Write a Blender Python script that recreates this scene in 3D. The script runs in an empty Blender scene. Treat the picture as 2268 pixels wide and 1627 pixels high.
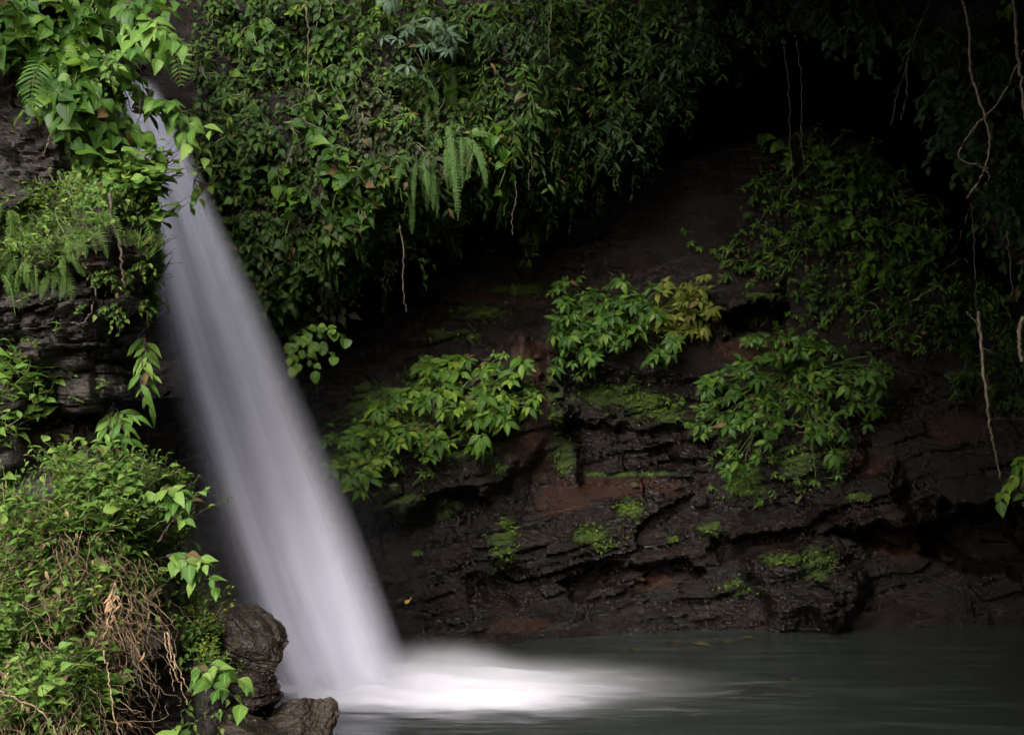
import bpy, math, random
import numpy as np
from mathutils import Vector, Matrix
from mathutils.bvhtree import BVHTree

# ------------------------------------------------------------------ camera, sky, sun, exposure
S = bpy.context.scene
COL = S.collection
CAM_H = 3.0
HT, VT = 0.36, 0.36 * 734 / 1024           # half-width / half-height tangents
PW, PH = 2267.0, 1627.0                    # the photograph's own measuring grid
cam_d = bpy.data.cameras.new("camera")
cam_d.lens = 50; cam_d.sensor_width = 36; cam_d.clip_end = 500; cam_d.clip_start = 0.05
cam = bpy.data.objects.new("camera", cam_d); COL.objects.link(cam)
cam.location = (0, 0, CAM_H); cam.rotation_euler = (math.radians(90), 0, 0)
S.camera = cam

SUN_EL, SUN_AZ = math.radians(36), math.radians(202)     # azimuth clockwise from +Y
W = bpy.data.worlds.new("World"); S.world = W; W.use_nodes = True
wn = W.node_tree; wn.nodes.clear()
sky = wn.nodes.new("ShaderNodeTexSky"); sky.sky_type = 'NISHITA'; sky.sun_disc = False
sky.sun_elevation = SUN_EL; sky.sun_rotation = SUN_AZ
sky.air_density = 1.0; sky.dust_density = 6.0; sky.ozone_density = 1.0
hs = wn.nodes.new("ShaderNodeHueSaturation"); hs.inputs['Saturation'].default_value = 0.5   # overcast
bg = wn.nodes.new("ShaderNodeBackground"); bg.inputs[1].default_value = 0.15
wo = wn.nodes.new("ShaderNodeOutputWorld")
wn.links.new(sky.outputs[0], hs.inputs['Color']); wn.links.new(hs.outputs[0], bg.inputs[0]); wn.links.new(bg.outputs[0], wo.inputs[0])
sun_d = bpy.data.lights.new("sun", 'SUN'); sun_d.energy = 1.5; sun_d.angle = math.radians(25)
sun_d.color = (0.97, 0.975, 1.0)
sun = bpy.data.objects.new("sun", sun_d); COL.objects.link(sun)
sdir = Vector((math.sin(SUN_AZ) * math.cos(SUN_EL), math.cos(SUN_AZ) * math.cos(SUN_EL), math.sin(SUN_EL)))
sun.rotation_euler = sdir.to_track_quat('Z', 'Y').to_euler(); sun.location = sdir * 30
S.view_settings.view_transform = 'Standard'; S.view_settings.look = 'None'
S.view_settings.gamma = 1.0; S.view_settings.exposure = 1.25
S.render.engine = 'CYCLES'
c = S.cycles
c.max_bounces = 8; c.diffuse_bounces = 4; c.glossy_bounces = 2; c.transmission_bounces = 3
c.transparent_max_bounces = 40; c.volume_bounces = 1; c.caustics_reflective = False; c.caustics_refractive = False
c.use_denoising = True; c.denoising_input_passes = 'RGB_ALBEDO'

rng = np.random.default_rng(7)
random.seed(7)

# ------------------------------------------------------------------ helpers
def P(px, py, D):
    """point of the place seen at (px, py) of the 2267 x 1627 grid, D metres in front of the camera"""
    px, py, D = np.asarray(px, float), np.asarray(py, float), np.asarray(D, float)
    return np.stack(np.broadcast_arrays((px / PW * 2 - 1) * HT * D, D, CAM_H - (py / PH * 2 - 1) * VT * D), -1)

def hsh(ix, iy, iz, seed=0):
    h = (ix.astype(np.int64) * 374761393 + iy.astype(np.int64) * 668265263 + iz.astype(np.int64) * 2147483647 + seed * 974634777) & 0xffffffff
    h = ((h ^ (h >> 13)) * 1274126177) & 0xffffffff
    h = ((h ^ (h >> 15)) * 2246822519) & 0xffffffff
    return ((h ^ (h >> 16)) & 0xffffff) / float(0xffffff)

def vnoise(x, y, z, seed=0):
    x, y, z = np.broadcast_arrays(np.asarray(x, float), np.asarray(y, float), np.asarray(z, float))
    xi, yi, zi = np.floor(x), np.floor(y), np.floor(z)
    f = [x - xi, y - yi, z - zi]
    u, v, w = [t * t * t * (t * (t * 6 - 15) + 10) for t in f]
    r = 0
    for a in (0, 1):
        for b in (0, 1):
            for d in (0, 1):
                r = r + hsh(xi + a, yi + b, zi + d, seed) * (u if a else 1 - u) * (v if b else 1 - v) * (w if d else 1 - w)
    return r * 2 - 1

def fbm(x, y, z, octv=4, seed=0, gain=0.5):
    r, a, k = 0, 1.0, 1.0
    for i in range(octv):
        r = r + a * vnoise(x * k + i * 17.3, y * k - i * 5.1, z * k + i * 9.7, seed + i)
        a *= gain; k *= 2.03
    return r

def smooth(a, b, x):
    t = np.clip((x - a) / (b - a), 0, 1)
    return t * t * (3 - 2 * t)

def ip(x, pts):
    return np.interp(x, [p[0] for p in pts], [p[1] for p in pts])

def polysd(px, py, poly):
    """signed distance to a polygon, positive inside"""
    d = np.full(np.shape(px), 1e9); ins = np.zeros(np.shape(px), bool)
    n = len(poly)
    for i in range(n):
        x1, y1 = poly[i]; x2, y2 = poly[(i + 1) % n]
        ex, ey = x2 - x1, y2 - y1
        t = np.clip(((px - x1) * ex + (py - y1) * ey) / (ex * ex + ey * ey + 1e-9), 0, 1)
        d = np.minimum(d, np.hypot(px - x1 - t * ex, py - y1 - t * ey))
        cnd = (y1 > py) != (y2 > py)
        ins ^= cnd & (px < ex * (py - y1) / (ey if ey else 1e-9) + x1)
    return np.where(ins, d, -d)

def strata(x, y, z, theta=0.2, amp=1.0, seed=0, scales=((0.62, .30, 1.7), (0.21, .13, .75), (0.07, .05, .33))):
    """how far layered rock stands out at a point: beds, joints, broken edges"""
    warp = 0.20 * fbm(x * .35, y * .35, z * .4, 3, seed + 3) + 0.035 * fbm(x * 3, y * 3, z * 3, 2, seed + 5)
    b = z * math.cos(theta) - x * math.sin(theta) + warp
    d = np.zeros(np.shape(x))
    for i, (th, a, bw) in enumerate(scales):
        q = b / th + .9 * vnoise(b / th * .4, x * .12 / bw, y * 0, seed + 61 + i) + .22 * vnoise(x / bw, y / bw, z * 2, seed + 11 * i)
        L = np.floor(q); fr = q - L
        s = x + .6 * y
        xc = s / bw + hsh(L, L * 0, L * 0, seed + i) * 13 + .75 * vnoise(s / bw * .7, L * 3.1, z, seed + 31 + i)
        C = np.floor(xc); fx = xc - C
        r = hsh(L, C, L * 0 + i, seed + 7)
        lip = -np.abs(2 * fr - 1) ** 7 * .32 - np.abs(2 * fx - 1) ** 12 * .14 + .25 * (fr - .5) * (hsh(C, L, L * 0, seed + 9) - .3)
        d += a * (r - .5 + lip)
    d += .05 * fbm(x * 2.2, y * 2.2, z * 3.5, 4, seed + 40) + .012 * fbm(x * 14, y * 14, z * 26, 2, seed + 50)
    return d * amp

def mesh_from(name, V, F, mat, uv=None, attrs=None, smooth_sh=True):
    V = np.asarray(V, np.float32).reshape(-1, 3); F = np.asarray(F, np.int32).reshape(-1, 4)
    me = bpy.data.meshes.new(name)
    me.vertices.add(len(V)); me.vertices.foreach_set("co", V.ravel())
    me.loops.add(F.size); me.loops.foreach_set("vertex_index", F.ravel())
    me.polygons.add(len(F)); me.polygons.foreach_set("loop_start", np.arange(0, F.size, 4, dtype=np.int32))
    me.update(calc_edges=True)
    me.polygons.foreach_set("use_smooth", np.full(len(F), smooth_sh))
    if uv is not None:
        l = me.uv_layers.new(name="UVMap")
        l.data.foreach_set("uv", np.asarray(uv, np.float32).reshape(-1, 2)[F.ravel()].ravel())
    for k, v in (attrs or {}).items():
        at = me.attributes.new(k, 'FLOAT', 'POINT'); at.data.foreach_set("value", np.asarray(v, np.float32).ravel())
    for m in (mat if isinstance(mat, (list, tuple)) else [mat]):
        me.materials.append(m)
    return me

def link(name, data, parent=None, loc=None):
    o = bpy.data.objects.new(name, data); COL.objects.link(o)
    if parent: o.parent = parent
    if loc is not None: o.location = loc
    return o

def tag(o, label=None, cat=None, group=None, kind=None):
    for k, v in (("label", label), ("category", cat), ("group", group), ("kind", kind)):
        if v: o[k] = v
    return o

def grid_faces(nr, nc, wrap=False):
    i = np.arange(nr - 1)[:, None]; j = np.arange(nc if wrap else nc - 1)[None, :]
    j2 = (j + 1) % nc
    return np.stack(np.broadcast_arrays(i * nc + j, i * nc + j2, (i + 1) * nc + j2, (i + 1) * nc + j), -1).reshape(-1, 4)

# ------------------------------------------------------------------ materials
class NT:
    def __init__(s, name):
        s.m = bpy.data.materials.new(name); s.m.use_nodes = True
        s.t = s.m.node_tree; s.t.nodes.clear()
        s.out = s.t.nodes.new("ShaderNodeOutputMaterial")
    def n(s, typ, ins=None, **kw):
        nd = s.t.nodes.new("ShaderNode" + typ)
        for k, v in kw.items(): setattr(nd, k, v)
        for k, v in (ins or {}).items(): s.set(nd.inputs[k], v)
        return nd
    def set(s, sock, v):
        if isinstance(v, bpy.types.NodeSocket): s.t.links.new(v, sock)
        elif isinstance(v, bpy.types.Node): s.t.links.new(v.outputs[0], sock)
        else: sock.default_value = v
    def math(s, op, a, b=0.0, c=0.0):
        nd = s.n("Math", operation=op)
        s.set(nd.inputs[0], a); s.set(nd.inputs[1], b); s.set(nd.inputs[2], c)
        return nd.outputs[0]
    def ss(s, x, a, b):
        nd = s.n("MapRange", interpolation_type='SMOOTHSTEP')
        s.set(nd.inputs[0], x); nd.inputs[1].default_value = a; nd.inputs[2].default_value = b
        return nd.outputs[0]
    def mix(s, f, a, b):
        nd = s.n("Mix", data_type='RGBA'); s.set(nd.inputs[0], f)
        s.set(nd.inputs[6], a if not isinstance(a, tuple) else (*a, 1)); s.set(nd.inputs[7], b if not isinstance(b, tuple) else (*b, 1))
        return nd.outputs[2]
    def ramp(s, f, stops, interp='LINEAR'):
        nd = s.n("ValToRGB"); nd.color_ramp.interpolation = interp
        e = nd.color_ramp.elements
        while len(e) < len(stops): e.new(0.5)
        for q, (p, col) in zip(e, stops):
            q.position = p; q.color = (*col, 1) if isinstance(col, tuple) else (col, col, col, 1)
        s.set(nd.inputs[0], f); return nd.outputs[0]
    def noise(s, vec, scale, detail=4, rough=.55, dist=0.0):
        return s.n("TexNoise", {"Vector": vec, "Scale": scale, "Detail": detail, "Roughness": rough, "Distortion": dist})
    def mapping(s, vec, scale=(1, 1, 1), rot=(0, 0, 0), loc=(0, 0, 0)):
        return s.n("Mapping", {"Vector": vec, "Scale": scale, "Rotation": rot, "Location": loc}).outputs[0]

def rock_material(name, dark, mid, rusty, moss_a, moss_b, theta, rough=(.28, .6), up_moss=.25, bump=.5):
    s = NT(name)
    geo = s.n("NewGeometry"); pos = geo.outputs["Position"]
    lay = s.mapping(pos, (1.2, 1.2, 9.0), (0, theta, 0))
    n1 = s.noise(lay, 1.6, 6, .6).outputs[0]
    n2 = s.noise(pos, 2.3, 5).outputs[0]
    n3 = s.noise(s.mapping(pos, (3, 3, 26), (0, theta, 0)), 2.5, 4, .65).outputs[0]
    fine = s.noise(pos, 34, 3).outputs[0]
    basec = s.mix(s.ss(n1, .3, .7), dark, mid)
    basec = s.mix(s.math('MULTIPLY', s.ss(n3, .5, .75), .45), basec, tuple(k * 1.7 for k in mid))
    ru = s.n("Attribute", attribute_name="rust").outputs["Fac"]
    basec = s.mix(s.ss(s.math('ADD', ru, s.math('MULTIPLY', n2, .7)), .55, .95), basec, rusty)
    mo = s.n("Attribute", attribute_name="moss").outputs["Fac"]
    nz = s.n("SeparateXYZ", {0: geo.outputs["Normal"]}).outputs[2]
    mn = s.math('ADD', s.math('MULTIPLY', s.noise(pos, 10, 7, .72).outputs[0], 1.25), s.math('MULTIPLY', s.math('ADD', s.math('MULTIPLY', fine, 1.3), s.math('MULTIPLY', n3, .5)), .4))
    m = s.math('ADD', s.math('ADD', mo, s.math('MULTIPLY', nz, up_moss)), mn)
    mf = s.ss(m, 1.40, 1.75)
    mcol = s.mix(s.noise(pos, 11, 4).outputs[0], moss_a, moss_b)
    col = s.mix(mf, basec, mcol)
    rg = s.math('MULTIPLY_ADD', s.ss(n2, .3, .7), rough[1] - rough[0], rough[0])
    rg = s.math('ADD', rg, s.math('MULTIPLY', mf, .4))
    h = s.math('ADD', s.math('MULTIPLY', n1, .7), s.math('ADD', s.math('MULTIPLY', n3, .5), s.math('MULTIPLY', fine, .22)))
    h = s.math('ADD', h, s.math('MULTIPLY', mf, s.math('MULTIPLY_ADD', s.noise(pos, 60, 2).outputs[0], .8, .3)))
    b = s.n("Bump", {"Strength": bump, "Distance": .12, "Height": h})
    p = s.n("BsdfPrincipled", {"Base Color": col, "Roughness": rg, "Normal": b.outputs[0], "Specular IOR Level": .4})
    s.t.links.new(p.outputs[0], s.out.inputs[0])
    return s.m

M = {}
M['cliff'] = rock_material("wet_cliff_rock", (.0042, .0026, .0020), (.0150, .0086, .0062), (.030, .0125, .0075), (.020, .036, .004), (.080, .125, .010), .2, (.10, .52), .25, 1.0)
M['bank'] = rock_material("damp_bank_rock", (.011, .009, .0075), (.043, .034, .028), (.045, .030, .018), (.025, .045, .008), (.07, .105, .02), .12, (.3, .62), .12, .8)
M['boulder'] = rock_material("wet_boulder_rock", (.012, .008, .006), (.034, .024, .016), (.045, .03, .013), (.03, .036, .008), (.065, .062, .013), -.5, (.18, .5), .18)
M['light_block'] = rock_material("light_block_rock", (.010, .013, .007), (.03, .035, .018), (.03, .03, .02), (.01, .02, .005), (.02, .04, .008), .2)  # surface of the added light-blocking wall and roof

# ------------------------------------------------------------------ the far cliff
yW_p = [(-400, 1492), (600, 1480), (900, 1450), (1200, 1418), (1600, 1398), (2267, 1382), (2700, 1376)]
yS_p = [(-400, 900), (560, 880), (640, 835), (770, 745), (900, 690), (1050, 610), (1200, 545), (1300, 475), (1450, 395), (1560, 350), (1700, 322), (1800, 305), (1920, 330), (2010, 400), (2080, 520), (2160, 640), (2267, 690), (2700, 700)]
yO_p = [(-400, 700), (440, 700), (560, 790), (650, 800), (720, 690), (800, 632), (900, 572), (1000, 515), (1100, 495), (1200, 470), (1300, 400), (1400, 325), (1500, 250), (1560, 190), (1650, 130), (1800, 112), (1980, 120), (2050, 210), (2110, 380), (2180, 540), (2267, 620), (2700, 700)]
Do_p = [(-400, 16.2), (300, 15.9), (450, 15.5), (600, 15.2), (1000, 16.0), (1300, 16.8), (1500, 17.3), (1800, 17.0), (2000, 16.4), (2267, 15.4), (2700, 14.5)]
FEATURES = [  # polygon, metres further away (+) or nearer (-), softness
    ([(690, 1010), (900, 930), (1130, 780), (1190, 770), (1262, 930), (1100, 1088), (1000, 1132), (760, 1135)], -.42, 24),
    ([(1235, 790), (1400, 845), (1560, 850), (1500, 925), (1380, 950), (1262, 925)], .35, 26),
    ([(1250, 925), (1390, 945), (1525, 940), (1500, 1050), (1278, 1052)], .5, 14),
    ([(1512, 958), (1880, 960), (1830, 1110), (1512, 1110)], -.18, 24),
    ([(1040, 1290), (1110, 1262), (1190, 1285), (1120, 1325), (1050, 1330)], .3, 22),
    ([(2030, 1160), (2130, 1125), (2260, 1135), (2265, 1245), (2130, 1240), (2060, 1215)], 1.3, 30),
    ([(1640, 1240), (1730, 1205), (1850, 1215), (1910, 1290), (1862, 1378), (1720, 1345)], -.55, 24),
    ([(1720, 1345), (1850, 1330), (1850, 1395), (1720, 1398)], -.35, 24),
    ([(1812, 1135), (1880, 1060), (1992, 1035), (1998, 1140), (1905, 1185)], -.5, 24),
    ([(1850, 1185), (1995, 1150), (2060, 1180), (1930, 1215)], .6, 9),
    ([(1875, 930), (1912, 935), (1862, 1090), (1790, 1210), (1765, 1190), (1850, 1050)], -.4, 24),
    ([(1600, 660), (1740, 620), (1740, 680), (1610, 690)], -.3, 10),
    ([(1590, 690), (1760, 690), (1750, 735), (1600, 740)], .6, 8),
    ([(800, 1170), (1060, 1080), (1070, 1110), (820, 1205)], .35, 8),
    ([(1240, 1290), (1520, 1230), (1530, 1260), (1260, 1320)], .35, 8),
    ([(1560, 1190), (1800, 1170), (1800, 1200), (1570, 1225)], .45, 8),
]
MOSS = [(860, 885, 90, 42), (800, 910, 60, 30), (1060, 690, 90, 22), (1000, 742, 70, 20), (1110, 1205, 46, 72), (1120, 1170, 30, 45), (1105, 1030, 42, 28),
        (1245, 1000, 36, 62), (1225, 860, 26, 62), (1350, 875, 110, 45), (1430, 890, 80, 48), (1480, 920, 60, 30), (880, 1130, 76, 40), (985, 1118, 50, 30),
        (1390, 1125, 42, 34), (1310, 1185, 60, 26), (1340, 1210, 40, 14), (1765, 1030, 62, 52), (1650, 1060, 70, 50), (1575, 965, 70, 18), (1810, 1250, 60, 42),
        (1390, 1050, 120, 6), (1740, 1240, 60, 20), (1580, 1170, 40, 16), (930, 830, 60, 30), (1150, 640, 80, 20), (1900, 1100, 40, 14), (1230, 930, 20, 50),
        (720, 1170, 60, 40), (780, 1030, 60, 40), (1040, 1000, 90, 30), (1480, 1195, 30, 10), (1650, 740, 50, 14), (1690, 655, 70, 12), (1850, 1000, 30, 90), (1640, 1300, 60, 24)]
RUST = [(1190, 830, 52, 90), (1180, 1000, 60, 80), (1390, 1082, 120, 24), (1240, 1110, 60, 50), (2120, 950, 70, 34), (1910, 1030, 50, 26), (1130, 650, 90, 30),
        (1990, 1190, 60, 60), (1150, 1385, 80, 22), (1450, 1290, 60, 20), (1650, 770, 80, 30)]

def blobs(px, py, items, wob):
    r = np.zeros(np.shape(px))
    for (a, b, rx, ry) in items:
        r = np.maximum(r, 1 - smooth(.1, 1.6, np.hypot((px - a) / rx, (py - b) / ry) + wob))
    return r

def cliff_depth(px, py):
    wob = 14 * fbm(px * .012, py * .012, px * 0, 3, 91)
    yW, yS, yO = ip(px, yW_p), ip(px, yS_p), ip(px, yO_p)
    Dw = CAM_H / ((yW / PH * 2 - 1) * VT)
    f = np.clip((py - yS) / (yW - yS), -.4, 1)
    crest = ip(px, [(-400, 1.6), (640, 1.6), (900, 1.9), (1500, 2.2), (2000, 2.2), (2700, 1.8)])
    D = Dw + crest * np.clip(1 - f, 0, 1.4) ** 1.25
    D = D + 6.0 * (1 - smooth(470, 680, px - .12 * (py - 900)))            # the dark hollow behind the fall
    rec = Dw + crest + ip(px, [(-400, 2), (700, .8), (1000, 1.2), (1400, 2.5), (1600, 7), (2050, 7), (2150, 4), (2700, 3)]) * smooth(0, 160, yS - py)
    D = np.where(py < yS, rec, D)
    wob2 = 9 * fbm(px * .045, py * .045, px * 0, 3, 93)
    for poly, off, sf in FEATURES:
        D = D + 1.0 * off * smooth(-sf, sf, polysd(px + wob * 1.5 + wob2, py + wob * 1.1 - wob2, poly))
    so = yO - py + wob + 10 * fbm(px * .05, py * .05, px * 0, 2, 17)
    over = ip(px, Do_p) - .55 * smooth(0, 220, so) + .5 * smooth(250, 900, so) + .35 * fbm(px * .006, py * .006, px * 0, 3, 23)
    wO = smooth(-14, 30, so)
    return D * (1 - wO) + over * wO, wO

def build_cliff():
    xs = np.arange(-330, 2600, 4.6); ys = np.arange(-380, 1560, 4.6)
    px, py = np.meshgrid(xs, ys)
    D, wO = cliff_depth(px, py)
    p = P(px, py, D)
    up = smooth(900, 560, py) * (1 - wO)
    d1 = strata(p[..., 0], p[..., 1] * .6, p[..., 2], .20, 1.0, 1, ((0.55, .26, 1.7), (0.19, .15, 1.1), (0.075, .075, .7), (0.034, .032, .42)))
    d2 = strata(p[..., 0], p[..., 1] * .6, p[..., 2], .34, .75, 2, ((0.4, .16, 1.9), (0.13, .08, .8), (0.05, .03, .4)))
    k = smooth(980, 800, py + .12 * (px - 1200))
    d = d1 * (1 - k) + d2 * k
    wobr = .25 * fbm(px * .02, py * .02, px * 0, 3, 5)
    d = d * (1 - .4 * blobs(px, py, RUST, wobr)) * (.75 + .55 * fbm(px * .006, py * .008, px * 0, 3, 77))
    mossd = blobs(px, py, MOSS, wobr)
    d = d + .05 * mossd * np.clip(fbm(p[..., 0] * 9, p[..., 1] * 4, p[..., 2] * 9, 3, 55) + .3, 0, 1)
    p = P(px, py, D - d * (1 - .35 * wO))
    # close the top backwards so that no sky gets in over the edge
    top = p[:1].copy(); back = [top + np.array([0, q * 9.0, q * 1.5]) for q in (1.0, .66, .33)]
    full = np.concatenate(back + [p], 0)
    wob = .25 * fbm(px * .02, py * .02, px * 0, 3, 5)
    moss = blobs(px, py, MOSS, wob) * .74 + .12 * wO; rust = blobs(px, py, RUST, wob)
    pad = lambda a: np.concatenate([np.zeros((3, a.shape[1])), a], 0)
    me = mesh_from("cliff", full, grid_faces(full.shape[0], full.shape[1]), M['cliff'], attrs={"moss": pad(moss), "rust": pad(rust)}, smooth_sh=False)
    tag(link("cliff", me), kind="structure")
    return full
CLIFF = build_cliff()

# ------------------------------------------------------------------ the near bank on the left
E_p = [(-420, 170), (0, 210), (150, 215), (200, 222), (330, 265), (400, 310), (455, 330), (500, 310), (522, 312), (550, 362), (600, 362), (620, 350), (640, 338), (690, 326), (735, 308),
       (800, 302), (880, 296), (912, 262), (918, 215), (985, 232), (1030, 272), (1060, 330), (1090, 372), (1150, 382), (1220, 400), (1330, 442), (1400, 500), (1520, 560), (1627, 640), (1800, 720)]
Db_p = [(-420, 11.0), (0, 10.6), (300, 10.4), (600, 10.1), (880, 10.2), (985, 10.2), (1060, 9.9), (1300, 9.5), (1627, 9.0), (1850, 8.7)]

def bank_block(px, py):
    d = np.zeros(np.shape(px))
    for poly, off, sf in [([(205, 800), (310, 790), (300, 905), (215, 918)], .15, 8), ([(0, 1160), (400, 1130), (400, 1210), (0, 1230)], -.2, 25),
                          ([(160, 470), (260, 470), (250, 600), (170, 600)], -.22, 14), ([(0, 590), (180, 590), (180, 660), (0, 650)], .16, 20),
                          ([(240, 1460), (420, 1450), (450, 1640), (230, 1640)], .35, 18)]:
        d += off * smooth(-sf, sf, polysd(px, py, poly))
    return d

def build_bank():
    ys = np.arange(-420, 1790, 4.0); nu, nb = 230, 46
    rows = []; mo = []; ru = []
    Y = ys[:, None]
    E = ip(Y, E_p)
    u = np.linspace(0, 1, nu)[None, :]
    X = -1100 + (E + 1100) * (1 - (1 - u) ** 1.9)
    w = 130.0; r = .95
    t = np.clip((X - (E - w)) / w, 0, 1)
    D = ip(Y, Db_p) + 1.5 * smooth(0, 760, X) * smooth(900, 1400, Y) + r * (1 - np.sqrt(np.clip(1 - t * t, 0, 1))) + .26 * fbm(X * .008, Y * .009, X * 0, 3, 61) + bank_block(X, Y)
    ang = (t ** 2) * 1.35
    front = P(X, Y, D)
    q = np.linspace(0, 1, nb + 1)[None, 1:]
    e = front[:, -1:, :]
    backp = e + np.stack([-.42 * 3.6 * q ** 1.2 - .12 * np.sin(q * 3.1) + 0 * Y, 3.6 * q ** 1.2 + 0 * Y, 0 * q + 0 * Y], -1)
    p = np.concatenate([front, backp], 1)
    ang = np.concatenate([ang, np.full((len(ys), nb), 1.35)], 1)
    sA = strata(p[..., 0], p[..., 1] * .8, p[..., 2], .16, .62, 21, ((0.44, .26, .7), (0.17, .22, .34), (0.07, .13, .17), (0.03, .055, .09)))
    keep = 1 - .35 * smooth(1050, 1200, np.broadcast_to(Y, sA.shape))
    sA = sA * keep * (.8 + .3 * fbm(p[..., 0] * .9, p[..., 1] * .9, p[..., 2] * 1.2, 2, 66)) + .10 * fbm(p[..., 0] * 2.5, p[..., 1] * 2.5, p[..., 2] * 3, 4, 67)
    p = p + np.stack([sA * np.sin(ang), -sA * np.cos(ang), 0 * sA], -1)
    PX = np.concatenate([X, np.repeat(E, nb, 1)], 1); PY = np.broadcast_to(Y, PX.shape)
    wob = .25 * fbm(PX * .02, PY * .02, PX * 0, 3, 6)
    moss = blobs(PX, PY, [(260, 300, 130, 250), (100, 480, 160, 130), (300, 620, 90, 60), (270, 690, 60, 30), (420, 1400, 60, 120), (250, 1200, 260, 120), (450, 1560, 60, 60), (60, 80, 250, 100)], wob) * .45
    rust = blobs(PX, PY, [(300, 600, 80, 60), (200, 540, 40, 60), (120, 980, 120, 40), (150, 1250, 200, 60)], wob) * .6
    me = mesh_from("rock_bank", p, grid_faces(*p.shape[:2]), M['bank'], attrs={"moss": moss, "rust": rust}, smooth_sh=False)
    tag(link("bank_terrain", me), kind="structure")
    return p
BANK = build_bank()

def bvh_of(grid):
    nr, nc = grid.shape[:2]
    return BVHTree.FromPolygons([Vector(v) for v in grid.reshape(-1, 3).tolist()], grid_faces(nr, nc).tolist())
BVH = {'cliff': bvh_of(CLIFF[::2, ::2]), 'bank': bvh_of(BANK[::2, ::2])}
def hit(surf, px, py):
    d = Vector(P(px, py, 1.0).tolist()) - Vector((0, 0, CAM_H))
    loc, nor, _, _ = BVH[surf].ray_cast(Vector((0, 0, CAM_H)), d.normalized(), 60)
    if loc is None: return None, None
    if nor.dot(d) > 0: nor = -nor
    return loc, nor

# ------------------------------------------------------------------ added out-of-view masses that block light, the pool
def lumpy(name, pts_fn, nu, nv, amp, sc, mat, seed):
    u, v = np.meshgrid(np.linspace(0, 1, nu), np.linspace(0, 1, nv))
    p = pts_fn(u, v)
    n = fbm(p[..., 0] * sc, p[..., 1] * sc, p[..., 2] * sc, 4, seed)
    p = p + amp * n[..., None] * np.array([.7, .7, .8])
    me = mesh_from(name, p, grid_faces(nv, nu), mat)
    return tag(link(name, me), kind="structure")

# added unseen wall, right of and behind the viewer, blocking light from there
def block_wall_fn(u, v):
    k = np.linspace(0, 1, 8)
    x = np.interp(u, k, [9.6, 10.4, 10.6, 9.5, 5.5, 3.2, 1.8, -6.0]); y = np.interp(u, k, [26, 18, 10, 4, 0, -3, -7, -9.5])
    h = np.interp(u, k, [14, 14, 14, 14, 13, 12, 10, 8.5])
    return np.stack([x + 1.0 * v * (x > 5), y - .5 * v, -1.5 + h * v], -1)
lumpy("light_block_wall", block_wall_fn, 90, 60, .9, .45, M['light_block'], 71)
# added unseen roof that keeps light off the right-hand half
def block_roof_fn(u, v):
    x = -3.2 + 15 * u
    front = np.interp(u, [0, .12, .22, .30, .45, 1], [14.2, 13.2, 9.0, 4.0, 2.2, 1.6])
    y = 24 + (front - 24) * v
    k = smooth(.13, .29, u)
    return np.stack([x, y, (9.8 + .8 * np.sin(v * 2)) * (1 - k) + (3.75 + .278 * y) * k], -1)
lumpy("light_block_roof", block_roof_fn, 70, 70, .3, .5, M['light_block'], 72)

def pool_material():
    s = NT("pool_water")
    pos = s.n("NewGeometry").outputs["Position"]
    st = s.mapping(pos, (.5, 2.6, 1), (0, 0, .06))
    n = s.noise(st, 1.6, 5, .6, .6).outputs[0]
    n2 = s.noise(s.mapping(pos, (1.2, 5, 1)), 2.2, 3).outputs[0]
    colr = s.mix(s.ss(n, .42, .78), (.016, .019, .017), (.031, .037, .033))
    b = s.n("Bump", {"Strength": .10, "Distance": .08, "Height": n2})
    p = s.n("BsdfPrincipled", {"Base Color": colr, "Roughness": .17, "IOR": 1.33, "Normal": b.outputs[0]})
    s.t.links.new(p.outputs[0], s.out.inputs[0]); return s.m
xs = np.linspace(-40, 40, 60); ysg = np.linspace(-30, 50, 60)
gx, gy = np.meshgrid(xs, ysg)
pool = link("pool_water", mesh_from("pool_water", np.stack([gx, gy, 0 * gx], -1), grid_faces(60, 60), pool_material()))
tag(pool, kind="structure")

# ------------------------------------------------------------------ the waterfall
L_p = [(150, 262), (190, 278), (300, 292), (400, 304), (500, 318), (600, 330), (700, 346), (762, 362), (895, 412), (1038, 458), (1182, 504), (1327, 550), (1472, 592), (1560, 620)]
R_p = [(150, 304), (190, 330), (300, 396), (400, 436), (457, 472), (571, 508), (700, 574), (854, 654), (1010, 712), (1166, 774), (1240, 798), (1413, 870), (1471, 892), (1560, 920)]
_fl = np.polyfit(*zip(*L_p[1:]), 2); _fr = np.polyfit(*zip(*R_p[1:]), 2)
L_p = [(q, float(np.polyval(_fl, q)) - 4) for q in range(140, 1600, 20)]; R_p = [(q, float(np.polyval(_fr, q))) for q in range(140, 1600, 20)]
def Dfall(py): return ip(py, [(150, 14.5), (190, 14.45), (400, 14.0), (700, 13.7), (1100, 13.5), (1500, 13.35), (1560, 13.35)])

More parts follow.
